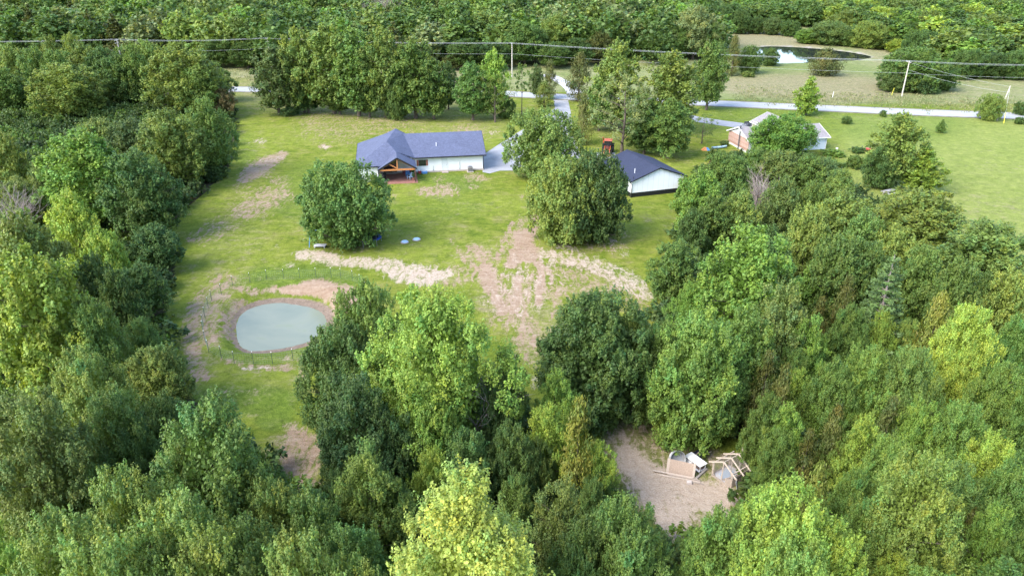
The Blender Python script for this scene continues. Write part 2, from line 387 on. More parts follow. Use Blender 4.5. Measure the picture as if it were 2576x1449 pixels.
    if hole < .15: v = np.concatenate([v, vi]); tint = np.concatenate([tint, np.ones((m_, 1)) * rng.normal(.95, .1, (m_, 1)) * np.ones((1, 3))])
    return v, tint, lc, lr
def trunk_mesh(seed, Hh, W, zb, lc, lr, thick=None, name='trunk'):
    rng = random.Random(seed); b = MB(); r0 = thick or (0.10 + 0.014 * Hh)
    top = zb + (Hh - zb) * .72; pts = []; rd = []
    for i in range(7):
        f = i / 6; pts.append(Vector((rng.gauss(0, .02) * W * f, rng.gauss(0, .02) * W * f, top * f - .1))); rd.append(r0 * (1.35 if i == 0 else 1) * (1 - .75 * f))
    b.tube(pts, rd, 8)
    idx = sorted(range(len(lc)), key=lambda i: lc[i][2])
    for i in idx[::max(1, len(idx) // 16)]:
        e = Vector(lc[i]); zz = max(.25 * zb + .5, min(top * .92, e.z - .35 * math.hypot(e.x, e.y) - .4)); f = max(0, min(1, (zz + .1) / top))
        s = Vector((0, 0, zz)); m = s.lerp(e, .5) + Vector((rng.gauss(0, .1), rng.gauss(0, .1), rng.uniform(-.1, .35)))
        q = r0 * (1 - .75 * f) * .55
        b.tube([s, m, e], [q, q * .6, q * .22], 5)
        for _ in range(2):
            d = Vector((rng.gauss(0, 1), rng.gauss(0, 1), rng.uniform(0, 1))).normalized() * lr[i] * .8
            b.tube([m.lerp(e, .6), e + d], [q * .32, q * .1], 4)
    return b.mesh(name)

PROTO = {}
def proto(key, seed, W, Hh, zb, kind, nl, nc, nv, ls, hole=0.0, irr=.14, thick=None, lrs=1.0):
    v, tint, lc, lr = crown_arrays(seed, W, Hh, zb, kind, nl, nc, nv, ls, hole, irr, lrs)
    c = leaf_mesh('crown', v, tint); t = trunk_mesh(seed, Hh, W, zb, lc, lr, thick); t.materials.append(BARK)
    PROTO.setdefault(key, []).append((c, t, 2 * np.percentile(np.hypot(v[:, 0], v[:, 1]), 97.5), np.percentile(v[:, 2], 99.9)))
def cedar_proto(key, seed, W, Hh, n=5200, ls=.26):
    rng = np.random.default_rng(seed)
    nb = 150; t = rng.uniform(0, 1, nb) ** 1.25; az = rng.uniform(0, 2*np.pi, nb)
    rr_ = W / 2 * np.clip(1 - t, 0.02, 1) ** .62 * (1 + rng.normal(0, .2, nb)) * np.clip(.55 + t * 4, 0, 1)
    base = np.stack([np.cos(az) * rr_ * .25, np.sin(az) * rr_ * .25, .25 + t * (Hh - .9) - rr_ * .12], 1)
    tip = np.stack([np.cos(az) * rr_, np.sin(az) * rr_, .3 + t * (Hh - .5) + rr_ * .38 + rng.uniform(0, .5, nb)], 1)
    k = n // nb; bi = np.repeat(np.arange(nb), k); f = rng.uniform(.15, 1, len(bi)) ** .7
    p = base[bi] * (1 - f[:, None]) + tip[bi] * f[:, None]; dr = unit(tip - base)[bi]
    sp = (1 - f * .75)[:, None] * W * .085 + .05
    p = p + rng.normal(size=p.shape) * sp
    nr = unit(np.stack([np.cos(az[bi]), np.sin(az[bi]), np.full(len(bi), .55)], 1) + rng.normal(size=p.shape) * .5)
    ln = ls * rng.uniform(.7, 1.6, len(p)); v = quads(p, nr, ln, ln * .38, rng, along=dr + np.array([0, 0, .7]))
    br = 1 + rng.normal(0, .14, len(p)) + rng.normal(0, .13, nb)[bi]; hue = rng.normal(0, .12, nb)[bi]
    tint = np.clip(np.stack([br * (1 + hue), br, br * (1 - hue * .5)], 1), .3, 1.9)
    c = leaf_mesh('crown', v, tint); b = MB(); b.tube([(0,0,-.1), (0,0,Hh*.5), (0,0,Hh*.93)], [.13+Hh*.008, .09, .02], 7)
    tm = b.mesh('trunk'); tm.materials.append(BARK); PROTO.setdefault(key, []).append((c, tm, W, Hh))
def pine_proto(key, seed, W, Hh):
    rng = np.random.default_rng(seed); P = []; D = []; B = []; b = MB()
    b.tube([(0,0,-.1), (0,0,Hh*.5), (0,0,Hh*.98)], [.22, .14, .02], 8)
    nt_ = 15
    for i in range(nt_):
        t = (i + .4) / nt_; z = .8 + t * (Hh - 1.2); L = W / 2 * (1 - t) ** .8 + .25; m = int(9 - 4 * t); a0 = rng.uniform(0, 6)
        for j in range(m):
            a = a0 + j * 2*np.pi / m + rng.normal(0, .12); l = L * rng.uniform(.8, 1.12)
            s = np.array([0, 0, z]); e = np.array([np.cos(a) * l, np.sin(a) * l, z + l * .10 + rng.normal(0, .06) - .1 * (1 - t)])
            b.tube([s, e], [.05, .012], 4)
            k = int(34 + 150 * l / W * 2); f = rng.uniform(.18, 1.03, k) ** .75
            q = s + (e - s) * f[:, None]; side = np.array([-np.sin(a), np.cos(a), 0])
            q = q + side * (rng.normal(0, 1, k) * (.10 + .30 * l * f * (1.05 - f)))[:, None] + np.array([0, 0, 1]) * rng.uniform(-.06, .16, k)[:, None]
            P.append(q); D.append(np.tile((e - s) / np.linalg.norm(e - s) + np.array([0, 0, .35]), (k, 1))); B.append(np.full(k, rng.normal(0, .1)))
    P = np.concatenate(P); D = np.concatenate(D); B = np.concatenate(B); n = len(P)
    nr = unit(np.array([0, 0, 1.0]) + rng.normal(size=(n, 3)) * .5)
    ln = rng.uniform(.22, .42, n); v = quads(P, nr, ln, ln * .4, rng, along=D)
    br = 1 + rng.normal(0, .12, n) + B; tint = np.clip(np.stack([br, br, br], 1), .3, 1.8)
    c = leaf_mesh('crown', v, tint); tm = b.mesh('trunk'); tm.materials.append(DEADWOOD)
    PROTO.setdefault(key, []).append((c, tm, W, Hh))
def twig_mesh(seed, W, Hh, spread=.5, n1=9, depth=3, name='branches'):
    rng = random.Random(seed); b = MB()
    def grow(p, d, L, r, k):
        pts = [p]; q = p
        for i in range(3):
            d = (d + Vector((rng.gauss(0, .16), rng.gauss(0, .16), rng.gauss(.03, .1)))).normalized(); q = q + d * L / 3; pts.append(q)
        b.tube(pts, [r, r * .8, r * .6, r * .4], 5 if k > 1 else 3, cap=False)
        if k <= 0: return
        for i in range(rng.randint(3, 4)):
            s = pts[rng.randint(1, 3)]; dd_ = (d + Vector((rng.gauss(0, spread), rng.gauss(0, spread), rng.gauss(.15, .3)))).normalized()
            grow(s, dd_, L * rng.uniform(.5, .75), r * .5, k - 1)
    for i in range(n1):
        a = i * 2.4; sp = rng.uniform(.15, 1) * W / Hh * .8
        grow(Vector((0, 0, rng.uniform(0, .3) * Hh)), Vector((math.cos(a) * sp, math.sin(a) * sp, 1)).normalized(), Hh * rng.uniform(.4, .55), .06 + .004 * Hh, depth)
    return b.mesh(name)

rs = 100
for i in range(4): proto('round', rs+i, 11, 10, .35, 'round', 140, 14, 20, .26, irr=.12, lrs=.9)
for i in range(4): proto('tall', rs+10+i, 9, 15, 2.0, 'tall', 84, 14, 16, .36, .04, irr=.18, lrs=1.1)
for i in range(5): proto('wood', rs+20+i, 9, 12, 1.8, 'dome', 84, 14, 22, .27, irr=.15)
for i in range(6): proto('near', rs+30+i, 8, 10, .9, 'dome', 90, 18, 36, .155, .03, irr=.15)
for i in range(2): proto('nround', rs+37+i, 9, 9, .3, 'round', 120, 17, 34, .17, irr=.10, lrs=.9)
for i in range(3): proto('nspire', rs+40+i, 7, 10.5, .8, 'tall', 74, 17, 34, .148, .05, irr=.18, lrs=1.1)
for i in range(2): proto('spire', rs+50+i, 6, 10, .8, 'spire', 60, 13, 15, .27, .05, irr=.18, lrs=1.1)
for i in range(2): proto('sparse', rs+60+i, 10, 14, 3.2, 'tall', 56, 11, 13, .28, .30, irr=.28, thick=.26)
for i in range(2): proto('thin', rs+65+i, 4, 11, 5.0, 'tall', 18, 10, 11, .28, .2, irr=.2, thick=.12, lrs=1.4)
proto('big', rs+70, 11.5, 13, 1.5, 'dome', 104, 22, 38, .185, .05, irr=.26)
proto('glow', rs+71, 10, 13, 1.5, 'spire', 104, 20, 42, .14, .06, irr=.30)
for i in range(2): proto('bush', rs+80+i, 3, 2.2, .15, 'dome', 30, 9, 12, .2, irr=.15, thick=.05, lrs=1.3)
for i in range(3): cedar_proto('cedar', rs+90+i, 4.5, 9)
for i in range(2): cedar_proto('roundcedar', rs+95+i, 7, 6, 5600, .34)
pine_proto('pine', rs+99, 6.6, 11)

# ------------------------------------------------------------------ trees
C_ = dict(  # leaf colours (linear albedo)
 oak=(.100,.160,.034), dark=(.074,.124,.028), deep=(.060,.104,.026), olive=(.140,.195,.042), lime=(.175,.255,.040), glow=(.250,.325,.070), yel=(.215,.290,.046),
 grey=(.126,.174,.043), pale=(.180,.220,.080), bluish=(.088,.138,.042), cedar=(.088,.100,.024), cedarlite=(.145,.165,.030), pine=(.105,.175,.058), brown=(.18,.16,.07), fresh=(.122,.205,.034))
CN = dict(oak='mid green', dark='dark green', deep='very dark green', olive='olive green', lime='lime green', glow='pale yellow-green', yel='yellow-green', grey='grey-green',
 pale='pale green', bluish='blue-green', cedar='brownish olive', cedarlite='golden olive', pine='silvery green', brown='brown-tinged', fresh='fresh green')
TREES = []
def T(x, yt, wpx, col, base=None, h=None, shape=None, label=None, group=None):
    if base is None:
        k_ = (1.7 if shape != 'cedar' else 2.6) * wpx / F * 2036.5 / (yt + 150); h = min(h or 11.0, max(k_ * H / (1 + k_), 3.0)); d = 2036.5 * (H - h) / (yt + 150); yb = 72500.0 / d - 150
    else: yb = base
    p = at(x, yb); ym = .45 * yb + .55 * yt; r1 = ray(x, ym); X = r1.x * p.y / r1.y
    d = p.y * CT + H * ST
    r = ray(x, yt); z = H + r.z * p.y / r.y
    wm = wpx * d / F; hm = max(z - .06 * wm, .5)
    TREES.append(dict(x=X, y=p.y, w=wm, h=hm, d=d, col=col, shape=shape, px=x, py=(yt*.6+yb*.4) if base else yt + wpx*.5, yt=yt, wpx=wpx, label=label, group=group))

# isolated trees and row along the road
T(868,390,206,'oak',612,shape='round',label='broad dark oak on the lawn in front of the porch, trampoline under it')
T(1418,384,176,'olive',606,shape='round',label='olive green oak left of the white shed, lighter of the touching pair')
T(1500,368,166,'deep',602,shape='round',label='dark green oak touching the white shed, right of the paler oak')
T(1370,262,180,'olive',452,shape='round',label='spreading olive green tree over the gravel drive beside the house')
T(690,108,124,'bluish',289,shape='tall',label='blue-green tree with bare trunk, left end of the row by the road')
T(752,62,110,'olive',284,shape='tall'); T(828,46,150,'olive',286,shape='tall'); T(893,64,130,'oak',293,shape='tall')
T(962,62,112,'olive',296,shape='tall'); T(1040,88,130,'oak',298,shape='tall'); T(1088,138,112,'oak',300,shape='tall'); T(1126,150,54,'dark',276,shape='tall')
T(770,180,90,'dark',284,shape='tall'); T(925,170,90,'dark',296,shape='tall'); T(995,190,70,'dark',300,shape='round'); T(850,190,90,'dark',288,shape='tall')
T(1188,148,100,'oak',303,shape='tall'); T(1243,118,72,'lime',300,shape='tall'); T(1245,182,92,'grey',308,shape='sparse'); T(1272,236,52,'oak',297,shape='round')
T(1313,156,46,'oak',288,shape='thin',label='thin young tree with bare stem right of the middle power pole')
T(1350,158,40,'bluish',250,shape='tall'); T(1384,150,44,'cedar',250,shape='cedar'); T(1369,203,58,'cedarlite',268,shape='cedar')
T(1458,130,74,'cedar',256,shape='cedar'); T(1468,236,62,'cedar',364,shape='cedar')
T(1550,90,132,'olive',322,shape='tall'); T(1572,168,172,'pale',386,shape='sparse',label='half dead pale tree with bare grey limbs behind the white shed')
T(1690,118,140,'olive',335,shape='tall'); T(1788,95,96,'oak',277,shape='tall',label='tall green tree with dark trunk at the roadside right of the shed')
T(1688,240,108,'oak',398,shape='tall'); T(1625,270,100,'dark',388,shape='tall'); T(1620,230,100,'oak',350,shape='tall'); T(1510,200,80,'oak',330,shape='tall')
T(1770,281,70,'grey',362,shape='sparse',label='small grey-green crab apple tree by the neighbour house drive')
T(1972,276,150,'fresh',396,shape='round',label='bushy fresh green tree hiding the middle of the brick house')
T(2034,188,66,'lime',290,shape='spire',label='small lime green pointed tree at the road beside the meadow')
T(2262,274,122,'olive',470,shape='tall',label='leaning olive green tree over the picnic table on the right lawn')
T(2225,360,90,'dark',472,shape='round'); T(2325,362,112,'lime',482,shape='spire',label='lime green tree at the right side of the leaning olive tree')
T(2495,232,60,'olive',303,shape='round',label='small olive tree beside the leaning utility pole')
T(2131,289,27,'dark',312,shape='bush',label='round dark bush alone on the right lawn'); T(2370,299,26,'oak',335,shape='spire',label='tiny young tree alone in the middle of the right lawn')
T(2223,275,18,'dark',294,shape='bush'); T(2158,367,42,'dark',384,shape='bush',label='dark low bush behind the red mower'); T(2155,385,44,'oak',424,shape='bush',label='loose green shrub left of the leaning olive tree')
T(2572,250,40,'dark',290,shape='bush'); T(2565,292,30,'dark',312,shape='bush'); T(730,262,50,'bluish',290,shape='bush'); T(2095,372,60,'fresh',390,shape='bush')
T(1822,352,24,'dark',368,shape='bush'); T(1838,350,20,'dark',360,shape='bush'); T(2120,408,30,'oak',420,shape='bush')
for i_, (x, yt, c) in enumerate(((-30,112,'oak'),(35,104,'olive'),(95,112,'oak'),(215,104,'olive'),(262,112,'dark'),(335,104,'oak'),(395,112,'olive'),(535,150,'oak'),(150,118,'oak'))): T(x, yt, 96, c, 246 + (i_ % 3) * 12, shape='wood')
# far meadow
T(2079,121,86,'cedar',190,shape='roundcedar',label='wide dark cedar in the meadow in front of the far pond')
T(1938,117,46,'dark',166,shape='round',label='small dark tree at the left shore of the far pond'); T(1846,88,46,'cedar',192,shape='cedar'); T(1887,110,58,'dark',186,shape='round'); T(1880,176,34,'grey',194,shape='bush'); T(1812,110,40,'dark',188,shape='cedar')
T(2300,108,150,'oak',226,shape='round'); T(2252,165,84,'bluish',230,shape='round'); T(2370,148,84,'dark',228,shape='round'); T(2420,120,70,'dark',200,shape='round'); T(2330,180,80,'bluish',234,shape='bush')
for x, yt, wp_, b_, c in ((1785,6,48,82,'dark'),(1822,10,50,84,'deep'),(1862,20,52,86,'dark'),(1903,40,50,86,'dark'),(1945,40,58,88,'bluish'),(1990,48,54,92,'dark'),(2090,46,112,112,'grey'),(2034,68,62,110,'fresh'),(2190,46,86,122,'olive'),(2140,70,50,118,'dark'),(2262,95,62,132,'lime'),(2450,118,80,196,'dark'),(2505,130,80,198,'deep'),(2560,120,80,200,'dark'),(2400,60,80,140,'lime'),(2320,70,80,140,'dark'),(2470,80,70,160,'grey')):
    T(x, yt, wp_, c, b_, shape='round')
# left wood
for a in ((556,215,72,'brown',298),(460,96,190,'olive',292),(505,150,120,'oak',300),(524,238,116,'oak',440),(430,264,170,'olive',476),(375,94,80,'olive',250),(300,124,110,'dark',270),(168,148,172,'olive',300),
          (66,118,80,'olive',230),(130,86,62,'olive',200),(184,79,56,'olive',205),(12,164,120,'oak',290),(330,290,130,'bluish',430),(250,290,110,'grey',420),(215,308,230,'fresh',580),(400,345,90,'dark',470),
          (345,365,160,'dark',600),(372,432,140,'dark',610),(390,560,120,'deep',684),(18,322,110,'olive',520),(112,400,90,'grey',560),(52,438,120,'grey',600)):
    T(a[0], a[1], a[2], a[3], base=a[4], shape='wood')
T(70,510,210,'grey',h=13,shape='wood'); T(188,464,128,'yel',h=13,shape='wood',label='bright yellow-green tree in the left wood'); T(268,562,104,'yel',h=10,shape='wood'); T(230,545,80,'brown',h=10,shape='sparse')
T(100,604,232,'lime',h=13,shape='wood',label='big rounded lime green tree at the left edge of the photo'); T(52,795,120,'fresh',h=11,shape='near'); T(155,755,90,'fresh',h=10,shape='near')
T(250,630,110,'dark',h=9,shape='wood'); T(355,655,130,'dark',base=800,shape='wood'); T(300,668,110,'dark',h=11,shape='wood'); T(248,748,152,'oak',h=12,shape='near'); T(358,796,92,'oak',base=935,shape='near')
T(235,866,190,'olive',h=11.5,shape='near'); T(392,862,156,'olive',base=1050,shape='near'); T(110,968,240,'grey',h=13,shape='near'); T(300,975,170,'dark',h=10,shape='near'); T(420,985,120,'dark',h=9,shape='near')
T(15,1000,100,'grey',h=11,shape='near'); T(190,900,90,'dark',h=9,shape='near')
T(556,985,270,'oak',h=11,shape='near',label='wide mid green tree at the lower tip of the left wood, below the pond lawn'); T(486,1092,190,'olive',h=11,shape='near'); T(640,1147,176,'olive',h=10.5,shape='near'); T(268,1163,128,'olive',h=11,shape='near')
T(348,1172,250,'olive',h=10,shape='near'); T(118,1190,110,'lime',h=9,shape='nspire'); T(18,1225,120,'lime',h=10,shape='nspire'); T(60,1262,110,'fresh',h=8,shape='nspire')
T(190,1290,270,'olive',h=11,shape='near'); T(470,1235,270,'olive',h=10.5,shape='near'); T(310,1330,300,'olive',h=11,shape='near'); T(560,1330,270,'olive',h=11,shape='near')
T(420,1390,260,'oak',h=11,shape='near'); T(700,1205,190,'olive',h=10.5,shape='near'); T(640,1300,230,'oak',h=10.5,shape='near'); T(790,1222,200,'oak',h=10,shape='near')
T(770,1330,260,'olive',h=11,shape='near'); T(890,1310,190,'oak',h=10,shape='near'); T(900,1400,220,'olive',h=10.5,shape='near'); T(40,1370,180,'fresh',h=10,shape='near'); T(120,1400,200,'oak',h=10,shape='near')
# centre
T(925,698,200,'oak',base=1040,shape='nround'); T(862,800,196,'dark',base=1105,shape='nround'); T(900,930,225,'deep',h=9,shape='near',label='very dark spreading tree between the pond and the tall bright centre tree')
T(1098,712,372,'lime',base=1190,shape='big',label='tallest bright lime green tree in the centre of the photo'); T(1092,985,170,'fresh',h=7.5,shape='near'); T(1275,868,125,'dark',base=1165,shape='nspire')
T(1250,960,130,'deep',h=8,shape='near'); T(990,1030,150,'deep',h=7,shape='near'); T(1170,1080,160,'dark',h=6,shape='near'); T(1080,1120,120,'dark',h=4.5,shape='near'); T(1285,1060,130,'dark',h=6.5,shape='near'); T(858,1095,100,'deep',h=5,shape='near')
T(935,1108,185,'oak',h=9.5,shape='nspire'); T(860,1180,130,'dark',h=8,shape='near'); T(1094,1125,128,'lime',h=8,shape='near'); T(1128,1200,90,'lime',h=8,shape='near'); T(1000,1200,120,'dark',h=8,shape='near')
T(1180,1150,520,'glow',h=12,shape='glow',label='tall pale yellow-green tree at the bottom edge, brightest in the photo')
T(1375,1008,128,'lime',h=9.5,shape='nspire',label='slender lime green tree left of the cedar beside the clearing'); T(1398,925,130,'fresh',h=9,shape='nspire'); T(1453,998,104,'cedarlite',h=9,shape='cedar',label='tall golden olive cedar left of the clearing'); T(1505,1105,98,'lime',h=8,shape='nspire')
T(1560,1240,200,'oak',h=9,shape='near'); T(1412,1200,170,'grey',h=9.5,shape='nspire'); T(1460,1300,180,'dark',h=9,shape='near'); T(1580,1340,190,'oak',h=9.5,shape='near'); T(1350,1100,100,'dark',h=7,shape='near'); T(1300,1190,100,'oak',h=8,shape='near')
T(1490,1200,80,'dark',h=6,shape='near'); T(1500,1170,70,'oak',h=4,shape='near'); T(1440,1390,160,'dark',h=9,shape='near')
# right of the bare field
T(1500,722,285,'dark',base=1062,shape='nround',label='big dark round tree above the clearing'); T(1590,760,120,'oak',base=1040,shape='near'); T(1758,774,250,'oak',base=1108,shape='nround',label='large lighter tree right above the clearing, its foot by the wheelbarrow')
T(1730,705,90,'fresh',h=9,shape='nspire'); T(1660,800,120,'oak',base=1070,shape='near'); T(1840,880,110,'dark',h=9,shape='near'); T(1925,985,110,'deep',h=8,shape='near')
T(1702,596,140,'oak',base=770,shape='wood'); T(1880,556,230,'fresh',h=11.5,shape='wood',label='broad fresh green dome tree heading the right wood below the shed'); T(1955,700,160,'grey',h=10,shape='wood'); T(1870,760,160,'deep',h=9,shape='wood'); T(2034,650,88,'fresh',h=9,shape='spire')
T(1760,418,130,'fresh',base=620,shape='wood'); T(1810,374,84,'oak',base=480,shape='wood'); T(1848,384,90,'oak',base=500,shape='wood'); T(1900,366,80,'oak',base=480,shape='wood'); T(1960,372,120,'grey',base=490,shape='wood'); T(2030,382,100,'oak',base=500,shape='wood'); T(2075,390,70,'bluish',base=500,shape='wood'); T(2110,420,84,'olive',base=540,shape='wood')
T(1790,480,120,'oak',base=640,shape='wood'); T(1740,520,90,'dark',base=660,shape='wood'); T(1862,470,110,'olive',base=640,shape='wood'); T(1960,440,110,'grey',base=620,shape='wood'); T(2040,450,100,'oak',base=620,shape='wood'); T(1930,560,120,'dark',h=9,shape='wood')
T(2115,472,190,'olive',base=680,shape='wood'); T(2030,505,120,'olive',h=10,shape='wood'); T(2160,520,130,'oak',h=10,shape='wood'); T(2310,465,212,'olive',base=650,shape='wood'); T(2480,545,230,'olive',base=760,shape='wood'); T(2240,560,120,'olive',h=9,shape='wood'); T(2310,612,116,'oak',h=10,shape='wood'); T(2400,640,130,'oak',h=10,shape='wood'); T(2180,600,120,'dark',h=9,shape='wood'); T(2100,580,130,'oak',h=9,shape='wood')
T(2222,624,152,'pine',base=930,shape='pine',label='silvery green conical pine in the middle of the right wood')
T(2140,660,80,'fresh',h=7,shape='wood'); T(2120,694,70,'cedar',h=8,shape='cedar'); T(2343,735,98,'cedarlite',h=8,shape='cedar'); T(2420,756,160,'yel',h=9,shape='near',label='bright yellow-green tree at the right, below the pine'); T(2400,880,120,'yel',h=6,shape='near')
T(2530,668,120,'olive',h=10.5,shape='wood'); T(2470,680,100,'oak',h=10,shape='wood'); T(2545,785,120,'oak',h=10,shape='near'); T(2210,775,94,'lime',h=8,shape='nspire'); T(2275,800,80,'grey',h=7.5,shape='near'); T(2020,785,124,'fresh',h=8.5,shape='nspire'); T(2104,818,70,'oak',h=8,shape='nspire')
T(2170,860,140,'oak',h=8.5,shape='near'); T(2085,898,124,'oak',h=8,shape='near'); T(2275,860,150,'grey',h=8,shape='near'); T(2000,920,90,'lime',h=7.5,shape='nspire'); T(2160,940,100,'fresh',h=7.5,shape='near'); T(2500,900,130,'oak',h=9,shape='near'); T(2555,960,110,'dark',h=9,shape='near')
T(1920,880,80,'cedar',h=8,shape='cedar'); T(1960,915,80,'cedar',h=7.5,shape='cedar'); T(2055,745,60,'cedar',h=7.5,shape='cedar'); T(2130,760,110,'dark',h=7,shape='near'); T(1990,870,100,'dark',h=7.5,shape='near')
T(1958,1198,250,'lime',h=10.5,shape='near',label='large lime green tree at the bottom, right of the wooden coop'); T(1912,1212,100,'lime',h=8.5,shape='nspire'); T(2075,1310,200,'lime',h=9.5,shape='near'); T(1795,1278,180,'oak',h=8.5,shape='near'); T(1980,1350,220,'olive',h=10,shape='near'); T(1850,1350,160,'oak',h=9,shape='near')
T(2160,1042,124,'lime',h=9,shape='nspire'); T(2290,1125,220,'grey',h=10,shape='near'); T(2220,1090,140,'oak',h=9,shape='near'); T(2022,1078,70,'cedar',h=7,shape='cedar'); T(2088,1015,80,'cedar',h=8,shape='cedar'); T(2225,996,80,'cedar',h=8,shape='cedar'); T(2035,1168,100,'cedarlite',h=7.5,shape='cedar'); T(2100,1080,90,'oak',h=7,shape='near')
T(2470,1080,140,'lime',h=9,shape='near'); T(2338,1280,114,'lime',h=9.5,shape='nspire',label='lime green pointed tree near the bottom right corner'); T(2475,1262,136,'fresh',h=9.5,shape='nspire'); T(2240,1385,116,'lime',h=9.5,shape='near'); T(2425,1280,70,'cedar',h=8,shape='cedar'); T(2300,1000,130,'fresh',h=8.5,shape='near'); T(2400,1000,150,'oak',h=9,shape='near'); T(2380,1150,150,'grey',h=9,shape='near')
T(1970,1010,110,'fresh',h=7.5,shape='nspire'); T(2060,960,90,'fresh',h=7.5,shape='nspire'); T(1955,1075,100,'dark',h=7,shape='near'); T(2520,1160,140,'oak',h=9,shape='near'); T(2550,1330,120,'dark',h=9,shape='near'); T(2180,1250,140,'oak',h=8.5,shape='near'); T(2140,1180,120,'dark',h=8,shape='near')
# beyond the road
for a in ((345,2,134,'pale',90),(210,26,100,'grey',100),(270,38,88,'grey',104),(60,18,130,'olive',90),(140,30,100,'olive',95),(480,45,80,'oak',110),(560,28,90,'lime',112),(620,48,90,'olive',116),(690,22,90,'olive',110),(545,90,100,'dark',170),(620,100,90,'dark',172),(590,40,80,'olive',150),
          (1010,10,80,'oak',110),(1100,60,90,'olive',140),(1150,36,110,'oak',130),(1210,22,110,'olive',140),(1270,28,110,'oak',150),(1320,48,100,'oak',165),(1175,90,100,'dark',174),(1240,100,110,'deep',174),(1345,60,80,'dark',160),(1400,26,100,'olive',150),(1395,100,80,'dark',172),(1450,90,90,'dark',165),
          (1440,50,70,'olive',120),(1510,75,80,'cedar',160),(1530,52,90,'oak',120),(1600,40,90,'olive',130),(1600,90,80,'dark',150),(1660,20,100,'olive',130),(1640,70,90,'oak',150),(1750,5,110,'pale',150),(1710,60,90,'oak',150),(1790,50,70,'olive',150),(1140,130,60,'cedar',176),(870,30,90,'dark',110),(950,50,70,'cedar',120),(1030,60,70,'olive',130),(800,15,80,'dark',90),(1090,20,70,'grey',100),
          (2130,20,90,'olive',95),(2220,10,110,'yel',85),(2180,-5,90,'yel',60),(2330,20,100,'olive',100),(2420,5,100,'yel',80),(2500,30,110,'olive',110),(2540,80,80,'lime',150),(2290,50,90,'dark',115),(2390,95,70,'lime',150),(2230,80,80,'dark',125)):
    T(a[0], a[1], a[2], a[3], base=a[4], shape='wood')

# fill the woods between the named trees
def poly_world(pts): return [at(x, max(y, -60)) for x, y in pts]
WOODS = [ # outlines on the ground, photo units; (name, outline, tree height, spacing, colours)
 ('left', [(-500,170),(560,180),(585,280),(575,430),(520,480),(425,560),(440,690),(415,760),(430,900),(480,1000),(560,1130),(690,1180),(720,1280),(850,1290),(950,1330),(1330,1320),(1500,1250),(1580,1330),(1650,1420),(1660,1900),(-900,1900)], 11.0, 4.6, ('oak','olive','dark','grey','oak','dark','olive')),
 ('right', [(1790,400),(2090,420),(2140,500),(2330,590),(2470,680),(2900,760),(3400,1900),(1740,1900),(1700,1440),(1730,1360),(1850,1312),(1915,1255),(1930,1190),(1880,1100),(1730,1090),(1650,1060),(1560,1045),(1600,960),(1660,800),(1690,640),(1720,500)], 9.0, 4.6, ('oak','olive','dark','fresh','oak','dark','grey')),
 ('centre', [(830,1150),(900,1000),(1000,960),(1250,950),(1340,1130),(1500,1200),(1500,1300),(850,1300)], 6.0, 4.2, ('dark','deep','oak')),
]
rng0 = random.Random(5)
FILL = []
for name, pl, hh, sp, cols in WOODS:
    pw = poly_world(pl); xs = [p.x for p in pw]; ys = [p.y for p in pw]
    y = max(14, min(ys))
    while y < max(ys):
        x = min(xs)
        while x < max(xs):
            X = x + rng0.uniform(-.4, .4) * sp; Y = y + rng0.uniform(-.4, .4) * sp
            x += sp
            if not pip(np.array([X]), np.array([Y]), [(p.x, p.y) for p in pw])[0]: continue
            h_ = hh * rng0.uniform(.62, 1.0) * (1.25 if Y > 120 and name == 'left' else 1)
            px, py, d = proj(X, Y, h_ * .8)
            if px < -140 or px > 2720 or py > 1560: continue
            wm = rng0.uniform(4.6, 7.2); ok = True
            for t in TREES + FILL:
                q = math.hypot(t['x'] - X, t['y'] - Y)
                if q < .34 * (t['w'] + wm) * (1.0 if t in FILL else .95): ok = False; break
                # keep the foreground low in front of a named tree's visible face
            if not ok: continue
            pt = proj(X, Y, h_)
            FILL.append(dict(x=X, y=Y, w=wm, h=h_, d=d, col=rng0.choice(cols), shape='near' if d < 85 else 'wood', px=px, py=py, yt=pt[1], wpx=wm*F/d, label=None, group=None, fill=True))
        y += sp
# do not let a filler cover the face of a named tree or the open ground: lower or drop those that would
OPEN = [[(590,240),(585,430),(430,520),(445,640),(415,760),(425,880),(490,990),(600,990),(690,1080),(690,1130),(750,1210),(810,1160),(760,960),(800,850),(880,720),(1000,700),(1240,800),(1330,950),(1370,900),(1400,760),(1540,720),(1640,740),(1640,640),(1700,580),(1720,480),(1780,380),(2000,380),(2140,420),(2140,470),(2240,510),(2430,525),(2576,560),(2576,200),(1830,220)],
 [(1515,1060),(1640,1060),(1700,1110),(1895,1120),(1910,1225),(1840,1265),(1830,1290),(1720,1325),(1700,1355),(1640,1290),(1560,1200)]]
KEEP = []
for f in FILL:
    bad = False
    while True:
        yt_ = proj(f['x'], f['y'], f['h'] + .08 * f['w'])[1]; hw_p = f['w'] * F / f['d'] * .5
        qx = np.array([f['px'] + hw_p * k for k in (-.9,-.5,0,.5,.9)]); qy = np.array([yt_ + hw_p * (.75 if abs(k) > .8 else .15 if abs(k) > .3 else 0) for k in (-.9,-.5,0,.5,.9)])
        if not any(pip(qx, qy, pl).any() for pl in OPEN): break
        f['h'] *= .85; f['w'] *= .95
        if f['h'] < 2.2: bad = True; break
    if bad: continue
    for t in TREES:
        if t['d'] > f['d'] + .5 and abs(t['px'] - f['px']) < .5 * (t['wpx'] + f['wpx']) * .8:
            vis = t['yt'] + t['wpx'] * .62
            if f['yt'] < vis and f['yt'] > t['yt'] - 40:
                z = H - (vis + 150) * f['d'] / 2036.5
                if z < f['h'] * .5 or z < 3: bad = True; break
                f['h'] = min(f['h'], z)
    if not bad: KEEP.append(f)
FILL = KEEP
for f in FILL: f['yt'] = proj(f['x'], f['y'], f['h'])[1]

